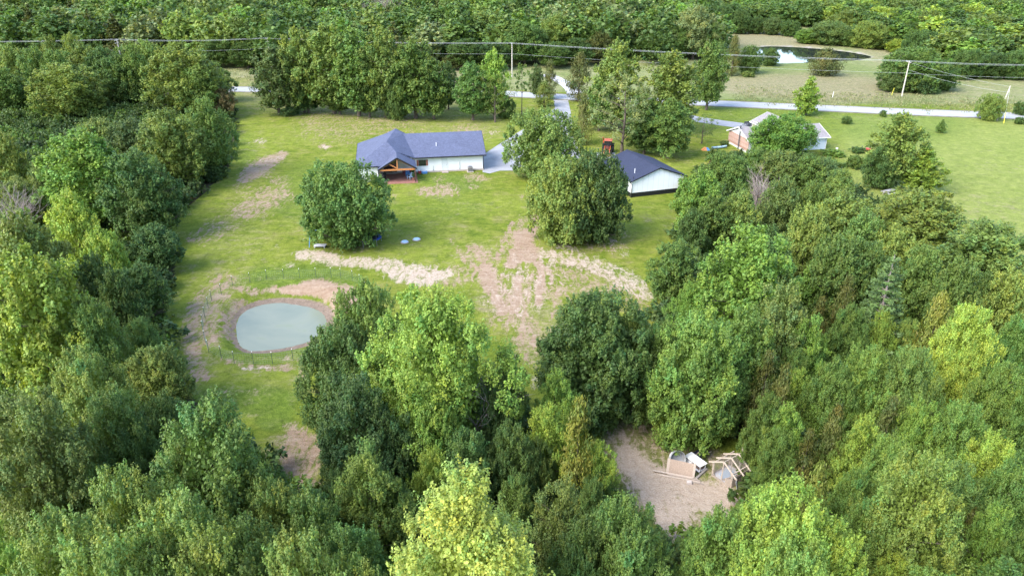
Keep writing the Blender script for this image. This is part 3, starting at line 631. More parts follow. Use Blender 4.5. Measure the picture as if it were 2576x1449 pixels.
# landmarks for the labels
LM = [('the main house',1060,390),('the white shed',1640,440),('the fenced pond',710,820),('the trampoline',930,600),('the tractor',1527,370),('the brick house',1960,330),('the far pond',2040,137),
 ('the leaning utility pole',2515,265),('the middle power pole',1290,150),('the left power pole',310,95),('the silvery pine',2222,730),('the tall bright centre tree',1110,880),('the brightest yellow-green bottom tree',1180,1320),
 ('the wooden coop',1835,1190),('the clearing',1640,1150),('the yellow-green left-wood tree',188,520),('the big lime left-edge tree',100,690),('the meadow cedar',2079,155),('the right lawn',2420,430),('the bare grey shrub',1903,470),
 ('the yellow-green right-wood tree',2420,820),('the white roof in the woods',1485,62),('the right power pole',2270,195),('the bottom lime tree',1990,1300),('the lower left wood tip',600,1080),('the photo bottom left corner',0,1449),('the photo bottom right corner',2576,1449),('the photo top left corner',0,0),('the photo top right corner',2576,0)]
DIRS = ['right of','above right of','above','above left of','left of','below left of','below','below right of']
ORD = ['nearest','second','third','fourth','fifth','sixth','seventh','eighth','ninth','tenth','eleventh','twelfth','thirteenth','fourteenth','fifteenth','sixteenth']
NOUN = dict(cedar='cedar', roundcedar='cedar', bush='bush', pine='pine', sparse='thin-leaved tree', thin='thin tree', spire='pointed tree', nspire='pointed tree')
NAME = dict(cedar='cedar_tree', roundcedar='cedar_tree', bush='bush', pine='pine_tree')
ALL = TREES + FILL
nb_ = sum(1 for t in TREES if t['shape'] not in NAME); FILL.sort(key=lambda t: -t['wpx']); ALL = TREES + FILL[:max(0, 300 - nb_)]
print('broadleaf', nb_)
buck = {}
for t in ALL:
    if t['label']: continue
    n = NOUN.get(t['shape'], 'leafy tree')
    best = min(LM, key=lambda l: math.hypot(l[1] - t['px'], (l[2] - t['py']) * 1.3))
    a = math.atan2(-(t['py'] - best[2]) * 1.3, t['px'] - best[1]); k = int(round(a / (math.pi / 4))) % 8
    buck.setdefault((n, best[0], k), []).append((math.hypot(best[1] - t['px'], (best[2] - t['py'])), t))
for (n, l, k), arr in buck.items():
    arr.sort(key=lambda q: q[0])
    for i, (_, t) in enumerate(arr):
        col = CN[t['col']]; d = DIRS[k]
        if l.startswith('the photo'): 
            t['label'] = (f"{col} {n} near {l}" if len(arr) == 1 else f"{col} {n}, {ORD[i]} inward from {l}, {['level','diagonally','vertically','diagonally','level','diagonally','vertically','diagonally'][k]}")
        else: t['label'] = f"{col} {n} {d} {l}" if len(arr) == 1 else f"{col} {n}, {ORD[i]} of those {d} {l}"
rt = random.Random(11)
for t in ALL:
    key = t['shape'] or 'wood'; pr = PROTO[key]; c, tm, W, Hh = pr[rt.randrange(len(pr))]
    nm = NAME.get(key, 'broadleaf_tree'); cat = {'cedar_tree':'cedar','bush':'bush','pine_tree':'pine'}.get(nm, 'tree')
    grp = 'bushes on the lawns' if nm == 'bush' else 'trees of the woods and lawns'
    e = empty(nm, (t['x'], t['y'], -.02), t['label'], cat, grp, rt.uniform(0, 6.283))
    sx = t['w'] * 1.07 / W; sz = t['h'] / Hh; e.scale = (sx, sx * rt.uniform(.93, 1.07), sz)
    co = bpy.data.objects.new('crown', c); COL.objects.link(co); co.parent = e
    b = [q_ * 1.45 for q_ in C_[t['col']]]; j = rt.uniform(.88, 1.12); hs = rt.gauss(.025, .04)
    if t['px'] > 1680 and t['py'] > 800 and nm == 'broadleaf_tree' and t['col'] not in ('yel','lime'): b = [q_ * .55 + f_ * 1.45 * .45 for q_, f_ in zip(b, C_['fresh'])]
    co.color = (b[0] * j * (1 + hs), b[1] * j, b[2] * j * (1 - hs), 1)
    to = bpy.data.objects.new('trunk', tm); COL.objects.link(to); to.parent = e
print('TREES', len(TREES), 'FILL', len(FILL), 'ALL', len(ALL))

# bare trees
def bare(x, yt, base, wpx, label, seed, n1=9):
    p = at(x, base); d = p.y * CT + H * ST; r = ray(x, yt); z = H + r.z * p.y / r.y
    e = empty('bare_tree', (p.x, p.y, -.05), label, 'bare tree')
    m = twig_mesh(seed, wpx * d / F, z, n1=n1); m.materials.append(DEADWOOD)
    o = bpy.data.objects.new('branches', m); COL.objects.link(o); o.parent = e
bare(1903, 437, 560, 66, 'bare grey leafless tree among the green trees below the brick house', 3, 16)
bare(138, 850, 985, 80, 'dead grey branches in the dark gap at the left edge', 4, 7)
bare(985, -12, 90, 80, 'grey leafless tree at the top edge, left of centre', 5, 12)
bare(940, 2, 95, 60, 'smaller grey leafless tree at the top edge', 6, 10)
bare(62, 492, 640, 62, 'dry tan leafless tree top left of the yellow-green tree in the left wood', 7, 14)
bare(1195, 940, 1180, 90, 'grey dead limbs hanging below the tall bright centre tree', 8, 7)

# ------------------------------------------------------------------ distant woods and undergrowth as single masses
LOW = [crown_arrays(900 + i, 10, 12, 1.6, 'dome', 48, 5, 7, .90, irr=.18, lrs=1.1)[:2] for i in range(5)]
LOWC = crown_arrays(950, 5, 9, .4, 'spire', 30, 6, 8, .5, lrs=1.3)[:2]
def mass(name, outline, spacing, hr, wr, cols, label, cat, seed, extra=None, avoid=True):
    rng = random.Random(seed); pw = [(p.x, p.y) for p in poly_world(outline)]
    xs = [p[0] for p in pw]; ys = [p[1] for p in pw]; V = []; TT = []; n = 0; y = min(ys)
    ax = np.array([[t['x'], t['y'], t['w']] for t in ALL])
    while y < max(ys):
        x = min(xs)
        while x < max(xs):
            X = x + rng.uniform(-.45, .45) * spacing; Y = y + rng.uniform(-.45, .45) * spacing; x += spacing
            if not pip(np.array([X]), np.array([Y]), pw)[0]: continue
            px, py, d = proj(X, Y, 8)
            if px < -120 or px > 2700: continue
            if avoid and (np.hypot(ax[:, 0] - X, ax[:, 1] - Y) < ax[:, 2] * .42).any(): continue
            if extra and extra(X, Y): continue
            cn = rng.choice(cols); v, t = LOWC if cn == 'cedar' else LOW[rng.randrange(5)]
            hh = rng.uniform(*hr); ww = rng.uniform(*wr) * (.6 if cn == 'cedar' else 1); a = rng.uniform(0, 6.28); sx = ww / (5 if cn == 'cedar' else 10); sz = hh / (9 if cn == 'cedar' else 12)
            ca, sa = math.cos(a) * sx, math.sin(a) * sx
            q = np.stack([v[:, 0] * ca - v[:, 1] * sa + X, v[:, 0] * sa + v[:, 1] * ca + Y, v[:, 2] * sz], 1)
            j = rng.uniform(.8, 1.2); V.append(q); TT.append(t * np.array(C_[cn]) * j * 1.42); n += 1
        y += spacing
    m = leaf_mesh(name, np.concatenate(V), np.concatenate(TT)); o = bpy.data.objects.new(name, m); COL.objects.link(o)
    o.color = (1, 1, 1, 1); tag(o, label, cat, None, 'stuff'); print(name, n, len(m.polygons)); return o
wb = at(1487, 84); 
def nobld(X, Y): return abs(X - wb.x) < 7 and -22 < Y - wb.y < 9
mass('far_woodland', [(-400,110),(560,168),(720,172),(1100,176),(1180,176),(1330,172),(1400,168),(1480,170),(1560,160),(1700,165),(1800,160),(1800,100),(1750,84),(1760,-16),(-500,-16)], 9.5, (11, 16), (11, 17), ['oak','olive','dark','grey','oak','pale','dark','cedar','fresh','dark'], 'distant woodland beyond the road at the top left and centre', 'woodland', 1, nobld)
mass('far_woodland', [(1775,70),(1930,66),(2010,66),(2060,80),(2140,100),(2200,128),(2290,138),(2420,190),(2500,205),(2900,215),(2900,-16),(1775,-16)], 9.0, (7.5, 11.5), (10, 15), ['oak','olive','dark','dark','grey','oak','fresh','yel','dark'], 'distant woodland behind the far pond and meadow', 'woodland', 2)
BUSH = [crown_arrays(970 + i, 3.2, 2.0, .05, 'dome', 12, 5, 9, .34, irr=.2, lrs=1.8)[:2] for i in range(4)]
def under():
    rng = random.Random(9); V = []; TT = []; ax = np.array([[t['x'], t['y'], t['w']] for t in ALL if t['shape'] in ('wood','near','nspire','big','glow')])
    for name, pl, hh, sp, cols in WOODS:
        pw = [(p.x, p.y) for p in poly_world(pl)]; xs = [p[0] for p in pw]; ys = [p[1] for p in pw]; y = max(16, min(ys))
        while y < min(180, max(ys)):
            x = min(xs)
            while x < max(xs):
                X = x + rng.uniform(-1, 1); Y = y + rng.uniform(-1, 1); x += 2.3
                if not pip(np.array([X]), np.array([Y]), pw)[0]: continue
                px, py, d = proj(X, Y, 1)
                if px < -120 or px > 2700 or py > 1600: continue
                v, t = BUSH[rng.randrange(4)]; s = rng.uniform(.7, 1.35); a = rng.uniform(0, 6.28); ca, sa = math.cos(a) * s, math.sin(a) * s
                V.append(np.stack([v[:, 0] * ca - v[:, 1] * sa + X, v[:, 0] * sa + v[:, 1] * ca + Y, v[:, 2] * rng.uniform(.5, 1.5)], 1)); TT.append(t * np.array(C_[rng.choice(('oak','dark','dark','deep','fresh'))]) * rng.uniform(.8, 1.2))
            y += 2.3
    m = leaf_mesh('undergrowth', np.concatenate(V), np.concatenate(TT)); o = bpy.data.objects.new('undergrowth', m); COL.objects.link(o); tag(o, 'low green undergrowth covering the floor of the woods', 'undergrowth', None, 'stuff'); print('under', len(m.polygons))
under()
def weeds():
    rng = np.random.default_rng(3); P = []
    for x0, x1, ya, yb, n in ((1850,2576,.0,1,700),(545,1150,0,1,300)):
        xs = rng.uniform(x0, x1, n)
        yc = np.where(xs > 1400, 238 + (xs - 1850) * .046 + rng.normal(0, 11, n), 190 + rng.uniform(-14, 14, n))
        P += [at(a, b) for a, b in zip(xs, yc)]
    P = np.array([[p.x, p.y, 0] for p in P]); k = 9; p = np.repeat(P, k, 0) + rng.normal(size=(len(P) * k, 3)) * np.array([.5, .5, 0]) + np.array([0, 0, .25])
    n = len(p); nr = unit(rng.normal(size=(n, 3)) * np.array([1, 1, .6]) + np.array([0, -.3, .3])); ln = rng.uniform(.25, .6, n)
    v = quads(p, nr, ln, ln * .35, rng, along=np.tile([0, 0, 1.5], (n, 1))); g = np.repeat(rng.uniform(0, 1, len(P)), k)[:, None]
    t = (np.array([.17, .22, .075]) * g + np.array([.34, .31, .16]) * (1 - g)) * rng.uniform(.75, 1.2, n)[:, None]
    m = leaf_mesh('roadside_weeds', v, t); o = bpy.data.objects.new('roadside_weeds', m); COL.objects.link(o); tag(o, 'tall dry grass and weeds along the far side of the road', 'weeds', None, 'stuff')
weeds()

# ------------------------------------------------------------------ ground sheet
m_forest = np.zeros_like(GX)
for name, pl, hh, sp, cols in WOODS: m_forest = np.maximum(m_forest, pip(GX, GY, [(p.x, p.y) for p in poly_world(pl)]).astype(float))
ny, nx = GX.shape
vid = np.arange(nx * ny).reshape(ny, nx)
fq = np.stack([vid[:-1, :-1], vid[:-1, 1:], vid[1:, 1:], vid[1:, :-1]], -1).reshape(-1, 4)
gm = bpy.data.meshes.new('ground'); gm.vertices.add(nx * ny); gm.vertices.foreach_set('co', np.stack([GX, GY, GZ], -1).astype(np.float32).ravel())
gm.loops.add(fq.size); gm.loops.foreach_set('vertex_index', fq.astype(np.int32).ravel())
gm.polygons.add(len(fq)); gm.polygons.foreach_set('loop_start', np.arange(0, fq.size, 4, dtype=np.int32))
gm.update()
for nm_, a_ in (('red', m_red), ('sand', m_sand), ('straw', m_straw), ('lush', m_lush), ('bank', m_bank), ('mud', m_mud), ('meadow', m_mead), ('forest', m_forest), ('east', m_east)):
    at_ = gm.attributes.new(nm_, 'FLOAT', 'POINT'); at_.data.foreach_set('value', a_.astype(np.float32).ravel())
def ground_mat():
    t = NT('ground'); co = t.coord(False)
    fa = lambda n: t.attr(n).outputs['Fac']
    amp = lambda v, k: t.math('MULTIPLY', t.math('SUBTRACT', v, .5), k)
    n1 = t.noise(co, .045, 4, .55); n2 = t.noise(co, .32, 6, .65, .4); n3 = t.noise(co, 2.2, 7, .72); n4 = t.noise(co, 8.0, 5, .75)
    mp = t.n('ShaderNodeMapping'); mp.inputs['Scale'].default_value = (.35, 1.5, 1); mp.inputs['Rotation'].default_value = (0, 0, .25); t.l(co, mp.inputs[0])
    nw = t.noise(mp.outputs[0], .8, 6, .65, .5)          # mowing swaths and worn ways
    mx = t.math('ADD', t.math('MULTIPLY', n2, .6), t.math('MULTIPLY', nw, .4))
    c = t.ramp(mx, [(.35, (.110,.165,.016)), (.45, (.165,.218,.020)), (.54, (.220,.250,.034)), (.66, (.295,.265,.090))])
    c = t.mix(t.sstep(n1, .40, .62), c, t.ramp(mx, [(.3, (.150,.210,.018)), (.52, (.225,.268,.032)), (.72, (.300,.285,.085))]))
    c = t.mix(t.math('MULTIPLY', fa('east'), .8), c, t.ramp(n2, [(.3, (.235,.285,.055)), (.7, (.290,.330,.078))]))
    c = t.mix(t.math('MULTIPLY', fa('meadow'), .9), c, t.ramp(mx, [(.32, (.165,.215,.055)), (.48, (.245,.27,.095)), (.66, (.36,.33,.17))]))
    lu = t.sstep(t.math('ADD', fa('lush'), amp(n2, 1.1)), .25, .85)
    c = t.mix(t.math('MULTIPLY', lu, .7), c, t.ramp(n3, [(.3, (.085,.150,.016)), (.7, (.165,.245,.030))]))
    stw = t.sstep(t.math('ADD', fa('straw'), amp(t.math('ADD', t.math('MULTIPLY', n3, .5), t.math('MULTIPLY', nw, .5)), 2.2)), .30, 1.0)
    c = t.mix(t.math('MULTIPLY', stw, .75), c, t.ramp(n3, [(.3, (.23,.19,.085)), (.7, (.40,.33,.18))]))
    fl = t.sstep(t.math('ADD', t.math('MULTIPLY', t.noise(co, .55, 8, .80), .7), t.math('MULTIPLY', n1, .3)), .53, .64)
    c = t.mix(t.math('MULTIPLY', fl, .55), c, (.31,.25,.14))
    # blades and tufts
    g = t.math('ADD', t.math('MULTIPLY', n4, .55), t.math('MULTIPLY', n3, .45))
    g5 = t.math('ADD', t.math('MULTIPLY', g, .55), t.math('MULTIPLY', t.noise(co, .8, 6, .75, .6), .45))
    c = t.mix(1.0, c, t.ramp(g5, [(.36, (.45,.48,.52)), (.5, (.90,.90,1.06)), (.64, (1.42,1.31,1.58))]), 'MULTIPLY')
    m2 = t.n('ShaderNodeMapping'); m2.inputs['Scale'].default_value = (1.5, .5, 1); m2.inputs['Rotation'].default_value = (0, 0, .12); t.l(co, m2.inputs[0])
    ns = t.noise(m2.outputs[0], 1.1, 8, .74, .8)
    brk = t.math('ADD', t.math('ADD', t.math('MULTIPLY', ns, .62), t.math('MULTIPLY', n3, .23)), t.math('MULTIPLY', n4, .15))
    dr = t.math('ADD', fa('red'), amp(brk, 5.2))
    rm = t.math('MULTIPLY', t.sstep(dr, .36, 1.0), t.sstep(fa('red'), .0, .25))
    rc = t.ramp(t.math('ADD', t.math('MULTIPLY', n3, .5), t.math('MULTIPLY', nw, .5)), [(.32, (.26,.165,.105)), (.5, (.37,.26,.178)), (.68, (.49,.38,.285))])
    c = t.mix(rm, c, rc)
    ds = t.math('ADD', fa('sand'), amp(brk, 5.2))
    smk = t.math('MULTIPLY', t.sstep(ds, .34, 1.05), t.sstep(fa('sand'), .0, .25))
    c = t.mix(smk, c, t.ramp(g, [(.35, (.37,.275,.20)), (.5, (.50,.395,.305)), (.66, (.62,.53,.43))]))
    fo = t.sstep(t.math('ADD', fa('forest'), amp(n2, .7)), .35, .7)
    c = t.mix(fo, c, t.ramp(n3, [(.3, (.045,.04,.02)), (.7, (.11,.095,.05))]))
    c = t.mix(t.sstep(t.math('ADD', fa('bank'), amp(n3, 1.0)), .3, .7), c, t.ramp(g, [(.35, (.15,.11,.08)), (.65, (.37,.28,.21))]))
    c = t.mix(t.math('MULTIPLY', fa('mud'), .8), c, (.36,.33,.29))
    t.l(c, t.b.inputs['Base Color']); t.b.inputs['Roughness'].default_value = .95; t.spec(.1)
    t.bump(t.math('ADD', t.math('MULTIPLY', n4, .5), t.math('MULTIPLY', n3, 1.0)), .22, .9)
    return t.m
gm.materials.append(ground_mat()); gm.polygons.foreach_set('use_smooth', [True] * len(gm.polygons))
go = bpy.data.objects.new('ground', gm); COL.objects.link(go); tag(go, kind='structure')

def sheet(name, pts, mat, z=0.03, kind='structure', label=None):
    b = MB(); b.add([(p.x, p.y, z) for p in pts], [tuple(range(len(pts)))])
    o = b.build(name, mat); import bmesh
    bm = bmesh.new(); bm.from_mesh(o.data); bmesh.ops.triangulate(bm, faces=bm.faces)
    for f in bm.faces:
        if f.normal.z < 0: f.normal_flip()
    bm.to_mesh(o.data); bm.free(); return tag(o, label, kind=kind)
def strip(name, pts, width, mat, z=.03, th=None):
    L = []; Rr = []
    for i, p in enumerate(pts):
        d = (pts[min(i+1, len(pts)-1)] - pts[max(i-1, 0)]); d.z = 0; d.normalize(); n = Vector((-d.y, d.x, 0)); wd = width[i] if hasattr(width, '__len__') else width
        L.append(p + n * wd / 2); Rr.append(p - n * wd / 2)
    b = MB(); n = len(pts); b.add([(p.x, p.y, z) for p in L + Rr], [(n+i, n+i+1, i+1, i) for i in range(n-1)])
    return tag(b.build(name, mat), kind='structure')
def smooth_line(pts, k=6):
    out = []
    for i in range(len(pts) - 1):
        p0 = pts[max(i-1, 0)]; p1 = pts[i]; p2 = pts[i+1]; p3 = pts[min(i+2, len(pts)-1)]
        for j in range(k):
            t = j / k; out.append(.5 * ((2*p1) + (p2-p0)*t + (2*p0-5*p1+4*p2-p3)*t*t + (3*p1-p0-3*p2+p3)*t**3))
    return out + [pts[-1]]
def gravel_mat(name, c, patch=.3):
    t = NT(name); co = t.coord(False); f = t.noise(co, .5, 5, .6); g = t.noise(co, 9, 4, .7)
    a = t.ramp(f, [(.3, tuple(x * (1 - patch) for x in c)), (.7, c)])
    t.l(t.mix(.6, a, t.ramp(g, [(.3, (.5,.5,.5)), (.7, (1,1,1))]), 'MULTIPLY'), t.b.inputs['Base Color']); t.b.inputs['Roughness'].default_value = .9; t.spec(.2); t.bump(g, .02); return t.m
ROAD = gravel_mat('road_asphalt', (.50,.50,.51), .15); DRIVE = gravel_mat('gravel', (.47,.47,.485), .3); CONC = gravel_mat('concrete', (.56,.48,.42), .15)
rpts = smooth_line([at(*p) for p in ((-300,222),(200,223),(560,225),(800,228),(1150,231),(1300,238),(1420,245),(1600,252),(1830,262),(2100,274),(2300,283),(2576,293),(2900,305))])
strip('road', rpts, 6.4, ROAD, .05)
strip('road_shoulder', rpts, 8.4, gravel_mat('shoulder_gravel', (.34,.30,.20), .5), .035)
LINE = simple('road_paint', (.62,.55,.30), .7, .2, 3)
lp = [p for p in rpts]
b = MB()
for i in range(len(lp) - 1):
    d = lp[i+1] - lp[i]; L = d.length; d.normalize(); n = Vector((-d.y, d.x, 0)); s = 0
    while s < L - 3:
        a_ = lp[i] + d * s; e_ = lp[i] + d * (s + 3); b.add([(q.x, q.y, .056) for q in (a_ - n * .06, e_ - n * .06, e_ + n * .06, a_ + n * .06)], [(0,1,2,3)]); s += 12
tag(b.build('road_marking', LINE), kind='structure')
sheet('driveway', [at(*p) for p in ((1392,246),(1428,248),(1436,285),(1440,330),(1462,400),(1400,425),(1310,430),(1258,430),(1232,437),(1214,434),(1213,392),(1258,362),(1308,331),(1362,300),(1396,272))], DRIVE, .03)
strip('driveway', smooth_line([at(*p) for p in ((1372,188),(1400,199),(1424,212),(1440,226),(1446,240))]), 4.0, gravel_mat('pale_gravel', (.6,.58,.55), .1), .035)
strip('driveway', smooth_line([at(*p) for p in ((1600,262),(1680,285),(1738,297),(1800,307),(1860,316),(1905,322))]), [4,4,4.5] + [5]*28 , DRIVE, .03) if False else strip('driveway', smooth_line([at(*p) for p in ((1600,262),(1680,285),(1738,298),(1800,308),(1860,316),(1905,322))]), 5.0, DRIVE, .03)
sheet('parking_pad', [at(*p) for p in ((1500,384),(1545,384),(1552,396),(1520,404),(1495,400))], DRIVE, .035)

# water
def water(name, pts, z, base, rough, spec, label):
    t = NT(name + '_surface'); co = t.coord(False); f = t.noise(co, .16, 4, .6, .6); g = t.noise(co, 1.2, 3, .5)
    t.l(t.ramp(f, [(.35, base[0]), (.55, base[1]), (.70, base[2])]), t.b.inputs['Base Color']); t.b.inputs['Roughness'].default_value = rough; t.spec(spec); t.bump(g, .012, .5)
    b = MB(); b.add([(p.x, p.y, z) for p in pts], [tuple(range(len(pts)))]); o = b.build(name, t.m)
    if o.data.polygons[0].normal.z < 0: o.data.flip_normals()
    return tag(o, label, kind='structure')
cen = pc
def grow(pts, c, k): return [c + (p - c) * k for p in pts]
water('pond_water', smooth_line([*grow(wp, pc, 1.02), grow(wp, pc, 1.02)[0]], 4)[:-1], WATER_Z, ((.185,.215,.165),(.235,.255,.19),(.19,.235,.11)), .14, .3, None)
water('far_pond_water', smooth_line([*fw, fw[0]], 4)[:-1], FPOND_Z, ((.02,.025,.03),(.025,.03,.03),(.03,.035,.03)), .02, .6, None)

# ------------------------------------------------------------------ object materials
def shingle_mat(name, c, var=.35):
    t = NT(name); co = t.coord(); f = t.noise(co, 7, 4, .8); g = t.noise(co, .6, 3, .5)
    br = t.n('ShaderNodeTexBrick'); br.offset = .5; br.inputs['Scale'].default_value = 1.0; br.inputs['Brick Width'].default_value = .34; br.inputs['Row Height'].default_value = .16; br.inputs['Mortar Size'].default_value = .012
    br.inputs['Color1'].default_value = (.75,.75,.75,1); br.inputs['Color2'].default_value = (1.2,1.2,1.2,1); br.inputs['Mortar'].default_value = (.5,.5,.5,1); t.l(co, br.inputs['Vector'])
    a = t.ramp(f, [(.3, tuple(x * (1 - var) for x in c)), (.7, tuple(x * (1 + var) for x in c))])
    a = t.mix(.55, a, br.outputs['Color'], 'MULTIPLY'); a = t.mix(.25, a, t.ramp(g, [(.3, (.7,.7,.7)), (.7, (1.2,1.2,1.2))]), 'MULTIPLY')
    t.l(a, t.b.inputs['Base Color']); t.b.inputs['Roughness'].default_value = .75; t.spec(.35); t.bump(f, .01); return t.m
def siding_mat(name, c, step, vertical):
    t = NT(name); co = t.coord(); sp = t.n('ShaderNodeSeparateXYZ'); t.l(co, sp.inputs[0])
    s = t.math('ADD', sp.outputs[0], sp.outputs[1]) if vertical else sp.outputs[2]
    fr = t.math('FRACT', t.math('DIVIDE', s, step)); gr = t.sstep(fr, 0, .12)
    f = t.noise(co, .8, 4, .5); a = t.ramp(f, [(.3, tuple(x * .94 for x in c)), (.7, c)])
    t.l(t.mix(gr, tuple(x * .8 for x in c), a), t.b.inputs['Base Color']); t.b.inputs['Roughness'].default_value = .45; t.spec(.4)
    t.bump(gr, .012); return t.m
def brick_mat(name):
    t = NT(name); co = t.coord(); mp = t.n('ShaderNodeMapping'); mp.inputs['Rotation'].default_value = (R(90), 0, R(90)); t.l(co, mp.inputs[0])
    br = t.n('ShaderNodeTexBrick'); br.inputs['Scale'].default_value = 1; br.inputs['Brick Width'].default_value = .42; br.inputs['Row Height'].default_value = .15; br.inputs['Mortar Size'].default_value = .012
    br.inputs['Color1'].default_value = (.38,.21,.16,1); br.inputs['Color2'].default_value = (.52,.36,.30,1); br.inputs['Mortar'].default_value = (.55,.47,.42,1); t.l(mp.outputs[0], br.inputs['Vector'])
    t.l(t.mix(.4, br.outputs['Color'], t.ramp(t.noise(co, 3, 4, .7), [(.3, (.6,.6,.6)), (.7, (1.2,1.2,1.2))]), 'MULTIPLY'), t.b.inputs['Base Color']); t.b.inputs['Roughness'].default_value = .85; return t.m
SHING = shingle_mat('slate_shingles', (.108,.122,.190)); SHEDROOF = shingle_mat('dark_shingles', (.036,.043,.078)); BROWNROOF = shingle_mat('brown_shingles', (.30,.27,.27), .25)
WSIDE = siding_mat('white_siding', (.93,.93,.92), .20, False); WSHED = siding_mat('white_metal_siding', (.96,.96,.96), .9, True); BSHED = siding_mat('black_metal_siding', (.018,.018,.022), .9, True)
CREAM = siding_mat('cream_siding', (.70,.66,.55), .2, False); PALEBLUE = siding_mat('pale_siding', (.68,.74,.82), .2, False)
BRICK = brick_mat('brick'); WHITE = simple('white_paint', (.80,.80,.80), .5, .06); BLACK = simple('black_metal', (.02,.02,.023), .4, .2); CEDARW = simple('cedar_timber', (.52,.21,.075), .55, .25, 5, stretch=(1,1,6))
GLASS = simple('window_glass', (.02,.025,.03), .06, .2, 2, spec=.8); SHUT = simple('red_wood', (.36,.11,.06), .6, .2, 8); GREYM = simple('grey_metal', (.34,.35,.36), .4, .15, 5, metal=.3); DGREY = simple('dark_grey_metal', (.09,.09,.10), .45, .2)
PATIO = brick_mat('patio_pavers'); BLUE = simple('blue_plastic', (.12,.30,.62), .4, .12); MAROON = simple('maroon_plastic', (.20,.035,.06), .45, .15); REDP = simple('red_plastic', (.50,.06,.05), .4, .12); SKYB = simple('pale_blue_plastic', (.45,.62,.80), .4, .1)
LUMBER = simple('pale_lumber', (.54,.45,.37), .75, .18, 3, stretch=(3,3,3)); OLDWOOD = simple('weathered_wood', (.34,.28,.23), .85, .25, 4, stretch=(4,4,4)); OSB = simple('strand_board', (.43,.33,.26), .8, .22, 14); GALV = simple('galvanised_steel', (.42,.42,.42), .4, .2, 3, metal=.4)
ORANGE = simple('orange_paint', (.48,.10,.045), .35, .12); RUBBER = simple('tyre_rubber', (.02,.02,.02), .85, .25, 8); TAN = simple('tan_steel', (.50,.33,.14), .6, .25); UTIL = simple('pole_wood', (.52,.47,.40), .85, .2, 4, stretch=(6,6,.8)); WIRE = simple('cable', (.58,.60,.62), .5, .1)
def patio():
    t = NT('patio_brick'); co = t.coord(); br = t.n('ShaderNodeTexBrick'); br.inputs['Scale'].default_value = 1; br.inputs['Brick Width'].default_value = .4; br.inputs['Row Height'].default_value = .2; br.inputs['Mortar Size'].default_value = .012
    br.inputs['Color1'].default_value = (.26,.10,.075,1); br.inputs['Color2'].default_value = (.36,.16,.12,1); br.inputs['Mortar'].default_value = (.30,.22,.18,1); t.l(co, br.inputs['Vector']); t.l(br.outputs['Color'], t.b.inputs['Base Color']); t.b.inputs['Roughness'].default_value = .8; return t.m
PATIO = patio()

# ------------------------------------------------------------------ main house
HR = R(9.5)
hs = empty('house', (-16.5, 120.8, 0), 'long white house with navy shingle roof and open timber porch gable', 'house', None, HR)
hs_M = Matrix.Translation((-16.5, 120.8, 0)) @ Matrix.Rotation(HR, 4, 'Z')
b = MB(); b.box(0, 11.6, -.35, 10.2, .25, 2.95); b.box(-9.2, -6.1, -4.4, 10.2, .25, 2.75); b.box(-6.1, -1.3, -.1, 10.2, .25, 3.4); b.box(-1.3, 0, -.1, 10.2, .25, 2.6)
# gable of the right end
b.prism([(11.6,-.35,2.95),(11.6,10.2,2.95),(11.6,4.9,5.3)], .2, (-1,0,0)); hw = b.build('wall', WSIDE, hs)
b = MB(); b.box(-.0, 11.75, -.5, 10.3, -.2, .25); b.box(-9.3, -6.0, -4.5, 10.3, -.2, .25); b.box(-6.0, 0, -.5, 10.3, -.2, .24); b.build('foundation', CONC, hs)
b = MB(); tk = .16
def pp(poly): b.prism([Vector(p) for p in poly], tk)
pp([(-1.5,4.9,5.5),(.1,-.95,2.78),(12.1,-.95,2.78),(12.1,4.9,5.5)]); pp([(-1.5,4.9,5.5),(12.1,4.9,5.5),(12.1,10.9,2.7),(-1.5,10.9,2.7)])
pp([(-9.6,-4.8,2.7),(-4.4,.2,5.5),(-4.4,5.7,5.5),(-9.6,10.7,2.7)]); pp([(-9.6,10.7,2.7),(-4.4,5.7,5.5),(.8,10.7,2.7)])
pp([(-9.6,-4.8,2.7),(-5.45,-4.8,2.7),(-2.95,-2.1,4.2)]); pp([(-9.6,-4.8,2.7),(-2.95,-2.1,4.2),(-4.4,.2,5.5)])
pp([(-4.4,.2,5.5),(-2.95,-2.1,4.2),(.1,-.95,2.78)]); pp([(-4.4,.2,5.5),(.1,-.95,2.78),(-1.5,4.9,5.5)])
# raised middle cap
PK = (-2.7,6.2,6.15)
pp([(-4.4,.2,5.5),(-1.5,4.9,5.5),PK]); pp([(-4.4,.2,5.5),PK,(-4.4,5.7,5.5)]); pp([PK,(-1.5,4.9,5.5),(.8,10.5,3.2)]); pp([PK,(-5.6,10.5,3.2),(-4.4,5.7,5.5)]); pp([PK,(.8,10.5,3.2),(-5.6,10.5,3.2)])
# porch gable
pp([(-2.95,-5.8,4.2),(-2.95,-2.1,4.2),(-5.6,-2.1,2.6),(-6.05,-2.1,2.33),(-6.05,-5.8,2.33)]); pp([(-2.95,-5.8,4.2),(.12,-5.8,2.36),(.12,-.9,2.36),(-2.95,-2.1,4.2)])
rf = b.build('roof', SHING, hs)
b = MB()
for p, q in (((-2.95,-5.83,4.13),(-6.1,-5.83,2.24)),((-2.95,-5.83,4.13),(.17,-5.83,2.27))): b.bar(p, q, .06, .24)
b.bar((.1,-1.0,2.68),(12.15,-1.0,2.68),.1,.16); b.bar((12.13,-.95,2.68),(12.13,4.9,5.4),.05,.22); b.bar((-9.63,-4.8,2.6),(-9.63,10.7,2.6),.08,.16); b.bar((-9.6,-4.85,2.6),(-6.1,-4.85,2.6),.1,.16)
b.build('fascia', BLACK, hs)
b = MB(); b.tube([(11.68,-.45,2.6),(11.68,-.45,.2)], .05, 6); b.build('downspout', BLACK, hs)
